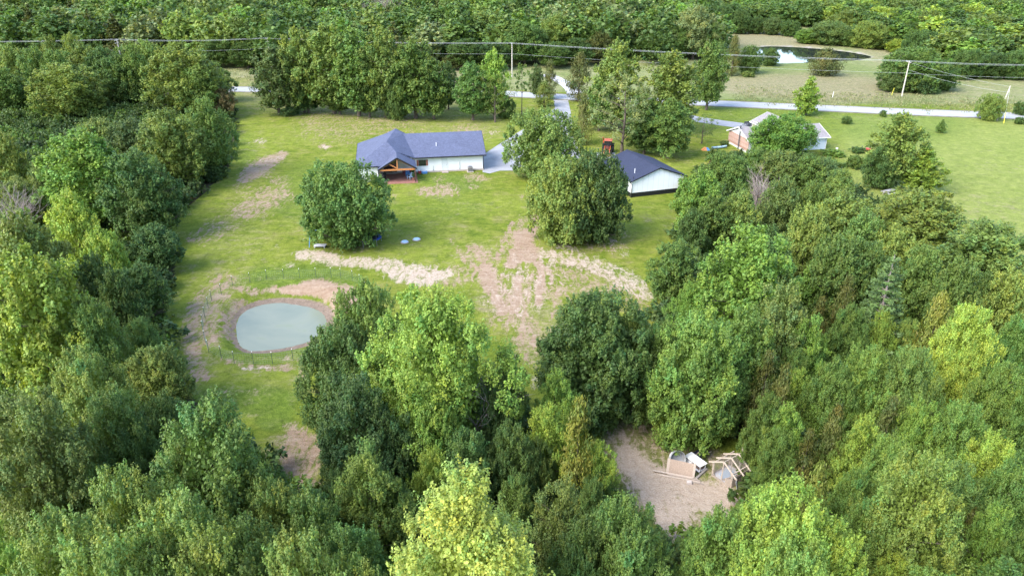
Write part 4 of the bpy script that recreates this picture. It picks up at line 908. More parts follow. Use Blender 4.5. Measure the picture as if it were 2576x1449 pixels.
b = MB(); b.tube([(3.9,1.6,3.8),(3.9,1.6,4.55)], .06, 8); b.build('vent_pipe', WHITE, rf)
# porch timber
b = MB(); b.bar((-5.8,-5.6,2.2),(-.1,-5.6,2.2),.2,.26); b.bar((-2.95,-5.6,2.3),(-2.95,-5.6,3.95),.18); b.bar((-4.3,-5.6,3.2),(-2.95,-5.6,2.4),.16); b.bar((-1.6,-5.6,3.2),(-2.95,-5.6,2.4),.16) if False else None
b.bar((-5.6,-5.6,2.4),(-2.95,-5.6,4.0),.12,.16); b.bar((-.3,-5.6,2.4),(-2.95,-5.6,4.0),.12,.16); b.build('porch_truss', CEDARW, hs)
for x in (-5.75, -.15):
    b = MB(); b.box(x-.1, x+.1, -5.7, -5.5, .05, 2.1); b.build('porch_post', simple('dark_post', (.09,.05,.035), .6), hs)
b = MB(); b.box(-6.2, .2, -6.1, -.5, -.1, .06); b.build('patio', PATIO, hs)
b = MB(); b.box(-5.2, -3.1, -.16, -.08, .3, 2.3); dr = b.build('sliding_door', GLASS, hs)
b = MB(); b.bar((-5.2,-.19,.3),(-5.2,-.19,2.3),.08); b.bar((-4.15,-.19,.3),(-4.15,-.19,2.3),.06); b.bar((-3.1,-.19,.3),(-3.1,-.19,2.3),.08); b.bar((-5.25,-.19,2.33),(-3.05,-.19,2.33),.08); b.build('frame', BLACK, dr)
b = MB(); b.box(-4.6, -3.3, -.16, -.08, 2.55, 3.3); b.build('gable_window', GLASS, hs)
b = MB(); b.box(.75, 1.85, -.41, -.34, 1.25, 2.15); wn = b.build('window', GLASS, hs)
b = MB(); 
for p, q in (((.72,-.42,1.2),(.72,-.42,2.2)),((1.88,-.42,1.2),(1.88,-.42,2.2)),((.7,-.42,2.18),(1.9,-.42,2.18)),((.7,-.42,1.22),(1.9,-.42,1.22))): b.bar(p, q, .06)
b.build('frame', BLACK, wn)
for x in (.38, 1.95):
    b = MB(); b.box(x, x+.28, -.42, -.36, 1.2, 2.2); [b.box(x+.03, x+.25, -.435, -.42, 1.25+k*.12, 1.33+k*.12) for k in range(8)]; b.build('shutter', SHUT, wn)
b = MB(); b.box(4.6, 5.5, -.40, -.34, .25, 2.25); dd2 = b.build('door', simple('door_paint', (.70,.73,.74), .4, .05), hs)
b = MB(); b.bar((4.57,-.41,.25),(4.57,-.41,2.3),.07); b.bar((5.53,-.41,.25),(5.53,-.41,2.3),.07); b.bar((4.55,-.41,2.3),(5.55,-.41,2.3),.07); b.build('frame', WHITE, dd2)
b = MB(); b.lathe([(0,0),(.04,.01),(.05,.04),(0,.07)], 10, (5.4,-.40,1.2), Matrix.Rotation(R(90),4,'X')); b.build('handle', GREYM, dd2)
b = MB(); b.box(4.5, 5.6, -1.2, -.5, .0, .15); b.build('door_step', simple('step_concrete', (.45,.36,.33), .9), hs)
for x, hgt in ((3.1,.6),(7.6,1.1)):
    b = MB(); b.tube([(x,-.44,.5),(x,-.44,.5+hgt)], .03, 6); b.box(x-.06,x+.06,-.48,-.4,.3,.5); b.build('utility_pipe', GREYM, hs)
def hw_(u, v, z=0): return hs_M @ Vector((u, v, z))
def ac(loc, rz, label):
    e = empty('air_conditioner', loc, label, 'air conditioner', None, rz); b = MB(); b.box(-.42,.42,-.42,.42,.1,.85); o = b.build('cabinet', simple('ac_cabinet', (.30,.28,.27), .5, .15), e, bevel=.03)
    b = MB(); [b.box(-.36,.36,-.435,-.42,.18+k*.09,.22+k*.09) for k in range(7)]; b.build('louvre', DGREY, e)
    b = MB(); b.lathe([(.34,.86),(.34,.9),(.05,.92),(0,.92)], 20); b.build('fan_guard', DGREY, e); b = MB(); b.box(-.55,.55,-.55,.55,0,.1); b.build('pad', CONC, e)
ac(hw_(9.3,-1.15), HR, 'grey air conditioner unit on the ground at the white house wall')
def chair(loc, rz, m, label):
    e = empty('patio_chair', loc, label, 'chair', 'chairs on the porch', rz); b = MB()
    [b.bar((x,-.28,.36),(x,.28,.30),.11,.025) for x in (-.24,-.12,0,.12,.24)]; b.build('seat', m, e)
    b = MB(); [b.bar((x,.26,.3),(x*1.25,.58,.98-.25*abs(x)),.11,.025) for x in (-.24,-.12,0,.12,.24)]; b.build('backrest', m, e)
    for x in (-.33,.33):
        b = MB(); b.bar((x,-.33,.58),(x,.35,.55),.12,.03); b.build('armrest', m, e)
        for y in (-.28,.3): b = MB(); b.bar((x,y,0),(x,y,.56),.08,.04); b.build('leg', m, e)
chair(hw_(-1.65,-1.6,.06), HR + .4, MAROON, 'maroon slatted chair on the porch, left of the blue chair'); chair(hw_(-1.25,-2.3,.06), HR + .1, BLUE, 'blue slatted chair at the back of the porch between maroon chairs')
chair(hw_(-.75,-1.5,.06), HR - .3, MAROON, 'maroon slatted chair on the porch, right of the blue chair'); chair(hw_(-1.0,-3.9,.06), HR - .9, SKYB, 'pale blue chair nearest the front edge of the porch')
def grill():
    e = empty('grill', hw_(-5.3,-4.3,.06), 'black barbecue grill at the left post of the porch', 'grill', None, HR + 1.2); b = MB(); b.box(-.5,.5,-.3,.3,.15,.85); b.build('cabinet', BLACK, e)
    b = MB(); b.lathe([(0,-.55),(.34,-.55),(.34,.55),(0,.55)], 20, (0,0,.95), Matrix.Rotation(R(90),4,'Y')); b.build('lid', simple('grill_lid', (.03,.03,.035), .3), e, smooth=False); b = MB(); b.box(.5,.95,-.28,.28,.85,.89); b.build('side_shelf', GREYM, e)
    for x in (-.42,.42): b = MB(); b.lathe([(0,-.03),(.09,-.03),(.09,.03),(0,.03)], 12, (x,-.28,.09), Matrix.Rotation(R(90),4,'Y')); b.build('wheel', RUBBER, e)
grill()
def tub(name, loc, rz, m, label, cat, sx=.35, sy=.25, h=.4, lid=True):
    e = empty(name, loc, label, cat, None, rz); b = MB(); b.box(-sx,sx,-sy,sy,0,h); o = b.build('body', m, e, bevel=.03)
    if lid: b = MB(); b.box(-sx-.03,sx+.03,-sy-.03,sy+.03,h,h+.07); b.build('lid', m, e, bevel=.02); b = MB(); b.bar((-sx*.5,0,h+.09),(sx*.5,0,h+.09),.04); b.build('handle', WHITE, e)
tub('cooler', hw_(.75,-.9,.0), HR, REDP, 'small red cooler at the foot of the white house wall by the porch', 'cooler', .2, .18, .4); tub('storage_bin', hw_(1.55,-.95,.0), HR + .1, BLUE, 'low blue storage bin beside the red cooler', 'bin', .45, .25, .3)
def plant(loc, label):
    e = empty('potted_plant', loc, label, 'potted plant'); b = MB(); b.lathe([(0,0),(.2,0),(.28,.42),(.24,.42),(.22,.36),(0,.36)], 16); b.build('pot', simple('clay_pot', (.25,.12,.08), .8), e)
    rng = np.random.default_rng(4); n = 260; d = rdir(rng, n); p = d * np.array([.42,.42,.5]) * rng.uniform(.4,1,(n,1)) + np.array([0,0,.95]); v = quads(p, unit(d + np.array([0,0,.5])), rng.uniform(.12,.22,n), rng.uniform(.07,.1,n), rng)
    o = bpy.data.objects.new('leaves', leaf_mesh('leaves', v, rng.uniform(.7,1.2,(n,1)) * np.ones((1,3)))); COL.objects.link(o); o.color = (.06,.14,.03,1); o.parent = e
plant(hw_(-.45,-2.6,.06), 'leafy green potted plant beside the right porch post'); plant(hw_(-.4,-4.6,.06), 'low potted plant at the front right corner of the porch')

# ------------------------------------------------------------------ white shed
SR = R(18.7); SO = at(1587.5, 497.5)
sh = empty('shed', SO, 'white metal shed with dark roof and black base band', 'shed', None, SR); SW, SL, SE, SP = 9.05, 10.6, 2.72, 4.35
b = MB(); b.box(0, SW, 0, SL, .72, SE); b.prism([(0,0,SE),(SW,0,SE),(SW/2,0,SP-.08)], SL, (0,1,0)); b.build('wall', WSHED, sh)
b = MB(); b.box(-.015, SW+.015, -.015, SL+.015, -.05, .72); b.build('base_panel', BSHED, sh)
b = MB(); ov = .35; k = (SP - SE) / (SW / 2)
b.prism([(SW/2,-.3,SP+.02),(-ov,-.3,SE-ov*k+.02),(-ov,SL+.4,SE-ov*k+.02),(SW/2,SL+.4,SP+.02)], .12); b.prism([(SW/2,-.3,SP+.02),(SW/2,SL+.4,SP+.02),(SW+ov,SL+.4,SE-ov*k+.02),(SW+ov,-.3,SE-ov*k+.02)], .12); srf = b.build('roof', SHEDROOF, sh)
b = MB(); b.bar((SW/2,-.32,SP-.04),(-ov,-.32,SE-ov*k-.04),.04,.16); b.bar((SW/2,-.32,SP-.04),(SW+ov,-.32,SE-ov*k-.04),.04,.16); b.bar((-ov-.03,-.3,SE-ov*k-.05),(-ov-.03,SL+.4,SE-ov*k-.05),.09,.12); b.bar((SW+ov+.03,-.3,SE-ov*k-.05),(SW+ov+.03,SL+.4,SE-ov*k-.05),.09,.12); b.build('trim', BLACK, sh)
for x in (-.06, SW+.06):
    b = MB(); b.tube([(x + (.35 if x > 1 else -.35),-.12,SE-.28),(x,-.1,SE-.6),(x,-.1,0)], .06, 6); b.build('downspout', BLACK, sh)
b = MB(); b.tube([(1.35,1.9,3.1),(1.35,1.9,3.95)], .055, 8); b.build('vent_pipe', WHITE, srf)
b = MB(); b.tube([(.35,.35,2.7),(.35,.35,3.2)], .04, 6); b.build('vent_pipe', BLACK, srf)
b = MB(); b.bar((SW/2,-.3,SP+.03),(SW/2,SL+.4,SP+.03),.24,.03); b.build('ridge_cap', SHEDROOF, srf)

# ------------------------------------------------------------------ tractor
def tractor():
    e = empty('tractor', at(1528, 386), 'orange tractor with cab and front loader parked on the grass behind the shed', 'tractor', None, R(-12))
    b = MB(); b.box(-.32,.32,-1.5,.2,.75,1.35); b.box(-.28,.28,-1.56,-1.5,.8,1.3); b.build('hood', simple('hood_paint', (.16,.05,.035), .4), e, bevel=.06); b = MB(); b.box(-.24,.24,-1.60,-1.56,.85,1.25); b.build('grille', BLACK, e)
    b = MB(); b.box(-.4,.4,-1.3,1.2,.5,.8); b.build('chassis', BLACK, e)
    b = MB(); b.box(-.62,.62,.1,1.4,1.0,2.25); cb = b.build('cab', GLASS, e, bevel=.08)
    b = MB(); [b.bar((x,y,1.0),(x*.95,y,2.3),.09) for x in (-.64,.64) for y in (.1,1.4)]; b.build('cab_frame', BLACK, e)
    b = MB(); b.box(-.75,.75,-.05,1.55,2.25,2.42); b.build('cab_roof', simple('cab_roof_paint', (.55,.15,.10), .4, .1), e, bevel=.07)
    def wheel(x, y, r, wd):
        M_ = Matrix.Rotation(R(90),4,'Y'); b = MB(); b.lathe([(r*.6,-wd/2),(r*.95,-wd/2),(r,-wd*.3),(r,wd*.3),(r*.95,wd/2),(r*.6,wd/2),(r*.6,-wd/2)], 24, (x,y,r), M_); o = b.build('wheel', RUBBER, e)
        b = MB(); b.lathe([(0,-wd*.3),(r*.6,-wd*.35),(r*.6,wd*.35),(0,wd*.3)], 20, (x,y,r), M_); b.build('rim', ORANGE, o)
    for s in (-1,1): wheel(s*.85,.9,.75,.48); wheel(s*.72,-1.05,.48,.32); b = MB(); b.box(s*.62 if s>0 else -1.1, 1.1 if s>0 else -.62,.2,1.5,1.5,1.58); b.build('fender', BLACK, e, bevel=.03)
    b = MB()
    for s in (-1,1): b.bar((s*.5,-.1,1.35),(s*.5,-1.5,1.15),.12,.18); b.bar((s*.5,-1.5,1.15),(s*.5,-2.1,.35),.12,.16)
    b.bar((-.5,-1.55,1.1),(.5,-1.55,1.1),.1); b.build('loader_arm', ORANGE, e)
    b = MB(); b.box(-.85,.85,-2.75,-2.1,.04,.12); b.box(-.85,.85,-2.15,-2.08,.04,.62); b.box(-.88,-.84,-2.75,-2.08,.04,.6); b.box(.84,.88,-2.75,-2.08,.04,.6); b.build('bucket', TAN, e)
    b = MB(); b.bar((.2,-.3,1.35),(.2,-.3,2.0),.07); b.build('exhaust_pipe', BLACK, e)
    b = MB(); b.bar((-1.0,1.9,.3),(-1.0,2.1,1.9),.2); b.bar((-1.0,2.1,1.9),(-1.1,1.6,2.5),.16); b.bar((-.9,1.6,.5),(-.2,1.6,.5),.2); b.build('digger_arm', ORANGE, e)
tractor()

# ------------------------------------------------------------------ neighbour house
NR = R(11); NO = at(1888, 372); NO = Vector((43.7, 133.1, 0))
nh = empty('house', NO, 'brick gabled house with brown-grey roof behind the bushy green tree', 'house', None, NR); NL, ND, NE, NP = 15.8, 8.0, 2.5, 4.0
b = MB(); b.box(0, NL, 0, ND, 0, NE); b.build('wall', PALEBLUE, nh)
b = MB(); b.box(-.1, .0, 0, ND, .35, NE); b.build('brick_wall', BRICK, nh); b = MB(); b.box(-.14, .0, -.02, ND+.02, -.05, .35); b.build('foundation', simple('foundation_paint', (.65,.65,.62), .8), nh)
b = MB(); b.prism([(-.08,0,NE),(-.08,ND,NE),(-.08,ND/2,NP-.1)], .1, (1,0,0)); b.prism([(NL+.05,0,NE),(NL+.05,ND,NE),(NL+.05,ND/2,NP-.1)], .1, (-1,0,0)); b.build('gable', WHITE, nh)
b = MB(); b.prism([(-.4,ND/2,NP),(-.4,-.5,NE-.15),(NL+.4,-.5,NE-.15),(NL+.4,ND/2,NP)], .12); b.prism([(-.4,ND/2,NP),(NL+.4,ND/2,NP),(NL+.4,ND+.5,NE-.15),(-.4,ND+.5,NE-.15)], .12)
gx0, gx1, gl = 8.0, 14.6, 14.6; gm_ = (gx0 + gx1) / 2
b.prism([(gx0-.4,ND*.6,NE-.15),(gm_,ND*.6,NP+.2),(gm_,gl,NP+.2),(gx0-.4,gl,NE-.15)], .12); b.prism([(gx1+.4,ND*.6,NE-.15),(gx1+.4,gl,NE-.15),(gm_,gl,NP+.2),(gm_,ND*.6,NP+.2)], .12); nrf = b.build('roof', BROWNROOF, nh)
b = MB(); b.box(gx0, gx1, ND+.0, gl-.3, 0, NE+.1); b.prism([(gx0,gl-.3,NE),(gx1,gl-.3,NE),(gm_,gl-.3,NP)], .1, (0,-1,0)); b.build('garage_wing', CREAM, nh)
b = MB(); b.bar((-.42,-.5,NE-.2),(-.42,ND/2,NP-.05),.05,.2); b.bar((-.42,ND+.5,NE-.2),(-.42,ND/2,NP-.05),.05,.2); b.bar((-.4,-.53,NE-.2),(NL+.4,-.53,NE-.2),.08,.14); b.bar((NL+.42,-.5,NE-.2),(NL+.42,ND/2,NP-.05),.05,.16); b.bar((gx0-.43,ND+.4,NE-.2),(gx0-.43,gl,NE-.2),.07,.14); b.bar((gx0-.4,gl+.02,NE-.2),(gm_,gl+.02,NP+.12),.05,.16); b.build('trim', WHITE, nh)
b = MB(); b.tube([(NL-.1,-.1,NE-.3),(NL-.1,-.1,.1)], .06, 6); b.build('downspout', WHITE, nh)
b = MB(); b.tube([(-.35,3.3,0),(-.35,3.3,4.2)], .1, 8); b.lathe([(.1,4.2),(.17,4.22),(.17,4.38),(0,4.42)], 10, (-.35,3.3,0)); b.build('flue_pipe', DGREY, nh)
b = MB(); b.box(11.2,12.0,2.0,2.7,3.1,3.75); b.build('roof_vent', WHITE, nrf, bevel=.05)
b = MB(); b.lathe([(0,0),(.2,.03),(.36,.12),(.37,.13),(.2,.05),(0,.02)], 16, (8.0,1.5,3.7), Matrix.Rotation(R(60),4,'X')); b.tube([(8.0,1.6,3.0),(8.0,1.6,3.75)], .03, 6); b.build('satellite_dish', WHITE, nrf)
b = MB(); b.box(12.6,13.6,-.06,.0,.9,1.9); nwn = b.build('window', GLASS, nh); b = MB(); [b.bar(p, q, .07) for p, q in (((12.55,-.07,.85),(13.65,-.07,.85)),((12.55,-.07,1.95),(13.65,-.07,1.95)),((12.55,-.07,.85),(12.55,-.07,1.95)),((13.65,-.07,.85),(13.65,-.07,1.95)))]; b.build('frame', WHITE, nwn)

# far white building
fb = empty('barn', (at(1487, 92).x, at(1487, 92).y, 0), 'white roofed building showing among the distant trees', 'barn', None, R(20)); b = MB(); b.box(-5,5,-4,4,0,4.5); b.build('wall', WHITE, fb)
b = MB(); b.prism([(-5.4,0,7.2),(-5.4,-2.6,6.4),(-5.4,-4.4,4.4),(5.4,-4.4,4.4),(5.4,-2.6,6.4),(5.4,0,7.2)][:3] + [(5.4,-4.4,4.4),(5.4,-2.6,6.4),(5.4,0,7.2)], .1); b.prism([(-5.4,0,7.2),(5.4,0,7.2),(5.4,4.4,4.4),(-5.4,4.4,4.4)], .1); b.build('roof', simple('white_metal_roof', (.82,.82,.80), .4, .05), fb)

# ------------------------------------------------------------------ power poles and cables
PO = []
def pole(px, yb, h, label, arms=1, lean=0.0, nm='utility_pole'):
    p = at(px, yb); e = empty(nm, p, label, 'utility pole', 'power poles'); b = MB(); b.tube([(0,0,-.3),(lean*.5,0,h*.5),(lean,0,h)], [.17,.15,.11], 10); b.build('pole', UTIL, e)
    for k in range(arms):
        b = MB(); z = h - .25 - k * .75; b.bar((lean-.0,-1.2,z),(lean+.0,1.2,z),.1,.12) if False else b.bar((lean-.18,-1.15,z),(lean-.18,1.15,z),.1,.12); c = b.build('crossarm', UTIL, e)
        for y in (-1.05,-.5,.5,1.05)[::1 if k == 0 else 3]:
            b = MB(); b.lathe([(0,0),(.05,0),(.07,.08),(.04,.16),(0,.18)], 8, (lean-.18,y,z+.06)); b.build('insulator', GREYM, c)
    PO.append((p, h, lean)); return e
pole(312, 183, 9.4, 'grey power pole with two crossarms above the left wood', 2); pole(684, 178, 9.4, 'grey power pole with crossarm peeking over the left end of the roadside row', 2); pole(1288, 195, 9.4, 'tall pale power pole standing by the road behind the house', 1); pole(2268, 244, 8.7, 'pale power pole in the meadow weeds left of the leaning pole', 1)
def cable(pts, sag, label, r=.013):
    b = MB(); L = []
    for a, c in zip(pts[:-1], pts[1:]):
        for i in range(14):
            t = i / 14; q = a.lerp(c, t); q.z -= sag * 4 * t * (1 - t); L.append(q)
    L.append(pts[-1]); b.tube(L, r, 5); return tag(b.build('power_cable', WIRE, None), label, 'power cable', 'cables between the power poles')
ends = [(at(-420, 186), 9.4, 0)] + PO + [(at(2800, 262), 9.2, 0)]
for yy, zz, lb in ((-1.05, 0.0, 'pale power cable along the front ends of the pole crossarms'), (.5, 0.0, 'pale power cable along the middle of the pole crossarms'), (1.05, 0.0, 'pale power cable along the far ends of the pole crossarms'), (0, -2.9, 'single lower cable hung below the crossarms of the poles')):
    cable([Vector((p.x + l - .18, p.y + yy, h - .02 + zz)) for p, h, l in ends], .55, lb)
e = pole(2507, 303, 7.4, 'leaning guyed pole without crossarm beside the small olive tree at the road', 0, .9)
P4 = PO[3]; P5 = PO[4]
tag(cable([Vector((P4[0].x, P4[0].y, 8.4)), Vector((P5[0].x + .9, P5[0].y, 7.2))], .4, 'upper tie cable from the meadow pole to the leaning pole'), group='cables between the power poles'); cable([Vector((P4[0].x, P4[0].y, 6.6)), Vector((P5[0].x + .7, P5[0].y, 6.0))], .5, 'lower tie cable from the meadow pole to the leaning pole')
b = MB(); g0 = at(2525, 311); b.tube([(P5[0].x + .9, P5[0].y, 7.1), tuple(g0)], .02, 5); gw = b.build('guy_wire', WIRE); tag(gw, 'thin guy wire from the leaning pole to the lawn with a yellow guard', 'guy wire')
b = MB(); t0 = Vector(g0); t1 = Vector((P5[0].x + .9, P5[0].y, 7.1)); b.tube([t0, t0.lerp(t1, .3)], .06, 6); gg = b.build('guard', simple('yellow_plastic', (.75,.68,.05), .5, .05)); gg.parent = gw
p = at(2242, 242); b = MB(); b.tube([p, p + Vector((.35,0,2.0))], .06, 6); tag(b.build('marker_post', simple('yellow_paint', (.72,.66,.08), .5)), 'slim yellow marker post in the weeds left of the meadow pole', 'marker post')
p = at(2094, 246); b = MB(); b.tube([p, p + Vector((.1,0,1.5))], .06, 6); tag(b.build('marker_post', WHITE), 'slim white marker post by the road right of the small pointed tree', 'marker post')

# ------------------------------------------------------------------ pond fence
FP = [(561,455),(683,432),(802,412),(922,408),(1035,402),(1150,398),(1258,396),(1325,402),(1408,417),(1460,445),(1500,500),(1515,580),(1500,680),(1450,790),(1360,880),(1240,945),(1110,975),(988,982),(843,1005),(707,1002),(572,1000),(480,962),(390,918),(367,850),(352,780),(352,735),(365,680),(388,610),(412,558),(480,512)]
fps = [at(*c6(*p)) for p in FP]
pf = empty('pond_fence', (0,0,0), 'wire fence on thin green posts round the small pond', 'fence'); POSTM = simple('green_post', (.07,.10,.08), .6); TIPM = simple('post_tip', (.85,.85,.78), .5, .05); NETM = simple('fence_wire', (.30,.40,.34), .5, .1)
for p in fps:
    b = MB(); b.box(p.x-.02,p.x+.02,p.y-.018,p.y+.018,-.2,1.22); o = b.build('fence_post', POSTM, pf); b = MB(); b.box(p.x-.028,p.x+.028,p.y-.024,p.y+.024,1.22,1.32); b.build('tip', TIPM, o)
b = MB()
for a, c in zip(fps, fps[1:] + fps[:1]):
    for z in (.06,.28,.5,.72,.94,1.12): b.bar(a + Vector((0,0,z)), c + Vector((0,0,z)), .005)
    L = (c - a).length; n = int(L / .22)
    for i in range(n): q = a.lerp(c, i / n); b.bar(q + Vector((0,0,.06)), q + Vector((0,0,1.12)), .004, up=(0,1,0))
b.build('wire_mesh', NETM, pf, fixn=False)

# ------------------------------------------------------------------ garden objects
def trampoline():
    c = at(926, 611); e = empty('trampoline', c, 'round blue trampoline half hidden under the broad dark oak', 'trampoline'); r = 1.75
    b = MB(); b.lathe([(0,.80),(r-.32,.80)], 32); b.build('mat', simple('jump_mat', (.02,.022,.035), .7), e); b = MB(); b.lathe([(r-.34,.82),(r,.82),(r+.03,.76),(r-.02,.74),(r-.34,.78)], 32); b.build('pad', simple('blue_pad', (.02,.06,.32), .45, .1), e)
    for k in range(6):
        a = k * math.pi / 3 + .35; x, y = r * math.cos(a), r * math.sin(a); b = MB(); b.tube([(x,y,0),(x,y,.8)], .035, 6); b.build('leg', GREYM, e); b = MB(); b.tube([(x,y,.8),(x*1.03,y*1.03,2.4)], .025, 6); b.build('net_pole', DGREY, e)
trampoline()
def lid(px, py, label):
    e = empty('tank_lid', at(px, py), label, 'tank lid', 'round tank lids in the lawn'); b = MB(); b.lathe([(.42,-.05),(.42,.12),(.36,.17),(0,.19)], 20); b.build('cover', SKYB, e); b = MB(); b.lathe([(.55,-.02),(.55,.05),(.42,.06)], 20); b.build('rim', CONC, e)
lid(1018, 609.5, 'pale blue round tank lid in the lawn, nearer one'); lid(1048, 603, 'pale blue round tank lid in the lawn, farther right one')
def bench(px, py, m, label, L=1.5, w_=.5, h=.42, rz=0, nm='bench'):
    e = empty(nm, at(px, py), label, nm.replace('_', ' '), None, rz); b = MB(); [b.box(-L/2,L/2,-w_/2+k*w_/3,-w_/2+k*w_/3+w_/3-.02,h-.04,h) for k in range(3)]; b.build('seat' if nm == 'bench' else 'table_top', m, e)
    for x in (-L/2+.15, L/2-.15): b = MB(); b.bar((x,-w_/2+.05,0),(x,-w_/2+.05,h-.04),.07); b.bar((x,w_/2-.05,0),(x,w_/2-.05,h-.04),.07); b.bar((x,-w_/2,h*.5),(x,w_/2,h*.5),.05); b.build('leg_frame', m, e)
bench(806, 623, simple('grey_boards', (.50,.50,.54), .7), 'low grey bench at the left foot of the broad dark oak', 1.5, .9, .35)
p = at(778, 624); e = empty('swing_frame', p, 'blue post of a play frame at the left edge of the broad dark oak', 'play frame'); b = MB(); b.tube([(0,0,0),(.25,.4,2.2)], .05, 6); b.build('post', BLUE, e); b = MB(); b.tube([(.25,.4,2.2),(2.4,.9,2.2)], .05, 6); b.build('top_bar', BLUE, e); b = MB(); b.tube([(2.4,.9,2.2),(2.5,1.5,0)], .05, 6); b.build('post', BLUE, e)
p = at(853, 626); b = MB(); b.tube([p, p + Vector((-.1,0,.7))], .035, 6); tag(b.build('stake', simple('yellow_stake', (.6,.55,.25), .6)), 'short pale yellow stake under the broad dark oak', 'stake')
bench(914, 452, WHITE, 'white garden table seen through the broad dark oak beside the porch', 2.0, 1.0, .75, .3, 'garden_table')
# picnic table
def picnic(px, py, label):
    e = empty('picnic_table', at(px, py), label, 'picnic table', None, R(25)); m = simple('grey_planks', (.34,.33,.33), .8)
    b = MB(); [b.box(-.9,.9,-.36+k*.15,-.36+k*.15+.13,.71,.75) for k in range(5)]; b.build('table_top', m, e)
    for s in (-1,1): b = MB(); b.box(-.9,.9,s*.75-.13,s*.75+.13,.41,.45); b.build('bench', m, e); b = MB(); b.bar((s*.65,-.6,0),(s*.65,-.15,.71),.08); b.bar((s*.65,.6,0),(s*.65,.15,.71),.08); b.bar((s*.65,-.8,.38),(s*.65,.8,.38),.08); b.build('leg_frame', m, e)
picnic(2236, 490, 'grey wooden picnic table under the leaning olive green tree')
def mower(px, py):
    e = empty('riding_mower', at(px, py), 'red riding mower beside a dark bush on the right lawn', 'mower', None, R(60)); b = MB(); b.box(-.3,.3,-.95,-.1,.35,.75); b.build('hood', REDP, e, bevel=.06); b = MB(); b.box(-.32,.32,.1,.75,.35,.55); b.build('rear_body', REDP, e, bevel=.05); b = MB(); b.box(-.55,.55,-.45,.3,.14,.28); b.build('mower_deck', REDP, e, bevel=.04)
    b = MB(); b.box(-.2,.2,.15,.55,.55,.66); b.box(-.2,.2,.5,.6,.6,1.0); b.build('seat', BLACK, e, bevel=.03); b = MB(); b.tube([(0,-.15,.7),(0,.02,.95)], .03, 6); b.lathe([(.15,0),(.18,.02),(.15,.04),(.15,0)], 14, (0,.04,.95)); b.build('steering_wheel', BLACK, e)
    for x in (-.42,.42):
        for y, r in ((-.7,.19),(.5,.26)): b = MB(); b.lathe([(0,-.09),(r,-.08),(r,.08),(0,.09)], 16, (x,y,r), Matrix.Rotation(R(90),4,'Y')); b.build('wheel', RUBBER, e)
mower(2175, 382)
# neighbour's things
def tent(px, py):
    e = empty('play_tent', at(px, py), 'orange and blue play tent on the grass left of the brick house', 'tent', None, R(15)); b = MB(); b.add([(-.75,-.5,0),(.05,-.5,0),(.05,.5,0),(-.75,.5,0),(-.3,0,.65),(.05,0,.55)], [(0,1,5,4),(2,3,4,5),(3,0,4),(0,3,2,1)]); b.build('orange_panel', simple('orange_cloth', (.85,.32,.10), .7), e)
    b = MB(); b.add([(.05,-.5,0),(.75,-.45,0),(.75,.45,0),(.05,.5,0),(.05,0,.55),(.5,0,.4)], [(0,1,5,4),(1,2,5),(2,3,4,5),(0,3,2,1)]); b.build('blue_panel', BLUE, e)
tent(1775, 378)
def canoe(px, py):
    e = empty('canoe', at(px, py), 'long pale blue-grey canoe lying on the grass by the brick house', 'canoe', None, R(20)); b = MB(); vs = []; n = 13
    for i in range(n):
        t = i / (n - 1) * 2 - 1; w_ = .36 * (1 - t * t) ** .6 + .015; z = .34 + .12 * t * t
        vs += [(t*1.7,-w_,z),(t*1.7,-w_*.8,.12),(t*1.7,0,.03),(t*1.7,w_*.8,.12),(t*1.7,w_,z)]
    b.add(vs, [(i*5+j,i*5+j+1,(i+1)*5+j+1,(i+1)*5+j) for i in range(n-1) for j in range(4)]); b.build('hull', SKYB, e, smooth=True, fixn=False); b = MB(); b.bar((-.6,-.33,.36),(-.6,.33,.36),.15,.03); b.bar((.6,-.33,.36),(.6,.33,.36),.15,.03); b.build('seat', GREYM, e)
canoe(1809, 374)
tub('storage_bin', at(1823, 367), .4, WHITE, 'white lidded bin against the brick house corner', 'bin', .35, .3, .5); tub('tub', at(2200, 428), .3, SKYB, 'pale blue tub under the branches left of the leaning olive tree', 'tub', .4, .3, .35, False); tub('bucket', at(2105, 376), 0, WHITE, 'white bucket lying on the grass right of the brick house', 'bucket', .17, .17, .3, False)
def trailer(px, py):
    e = empty('utility_trailer', at(px, py), 'dark small utility trailer on the drive beside the brick house', 'trailer', None, R(20)); b = MB(); b.box(-1.3,1.3,-.65,.65,.45,.55); [b.box(x0,x1,y0,y1,.55,.85) for x0,x1,y0,y1 in ((-1.3,1.3,-.65,-.6),(-1.3,1.3,.6,.65),(1.25,1.3,-.6,.6))]; b.build('bed', DGREY, e); b = MB(); b.bar((-1.3,-.4,.45),(-2.3,0,.45),.08); b.bar((-1.3,.4,.45),(-2.3,0,.45),.08); b.build('tongue', DGREY, e)
    for y in (-.78,.78): b = MB(); b.lathe([(0,-.09),(.3,-.09),(.3,.09),(0,.09)], 18, (0,y,.3), Matrix.Rotation(R(90),4,'X')); b.build('wheel', RUBBER, e)
trailer(1889, 317)
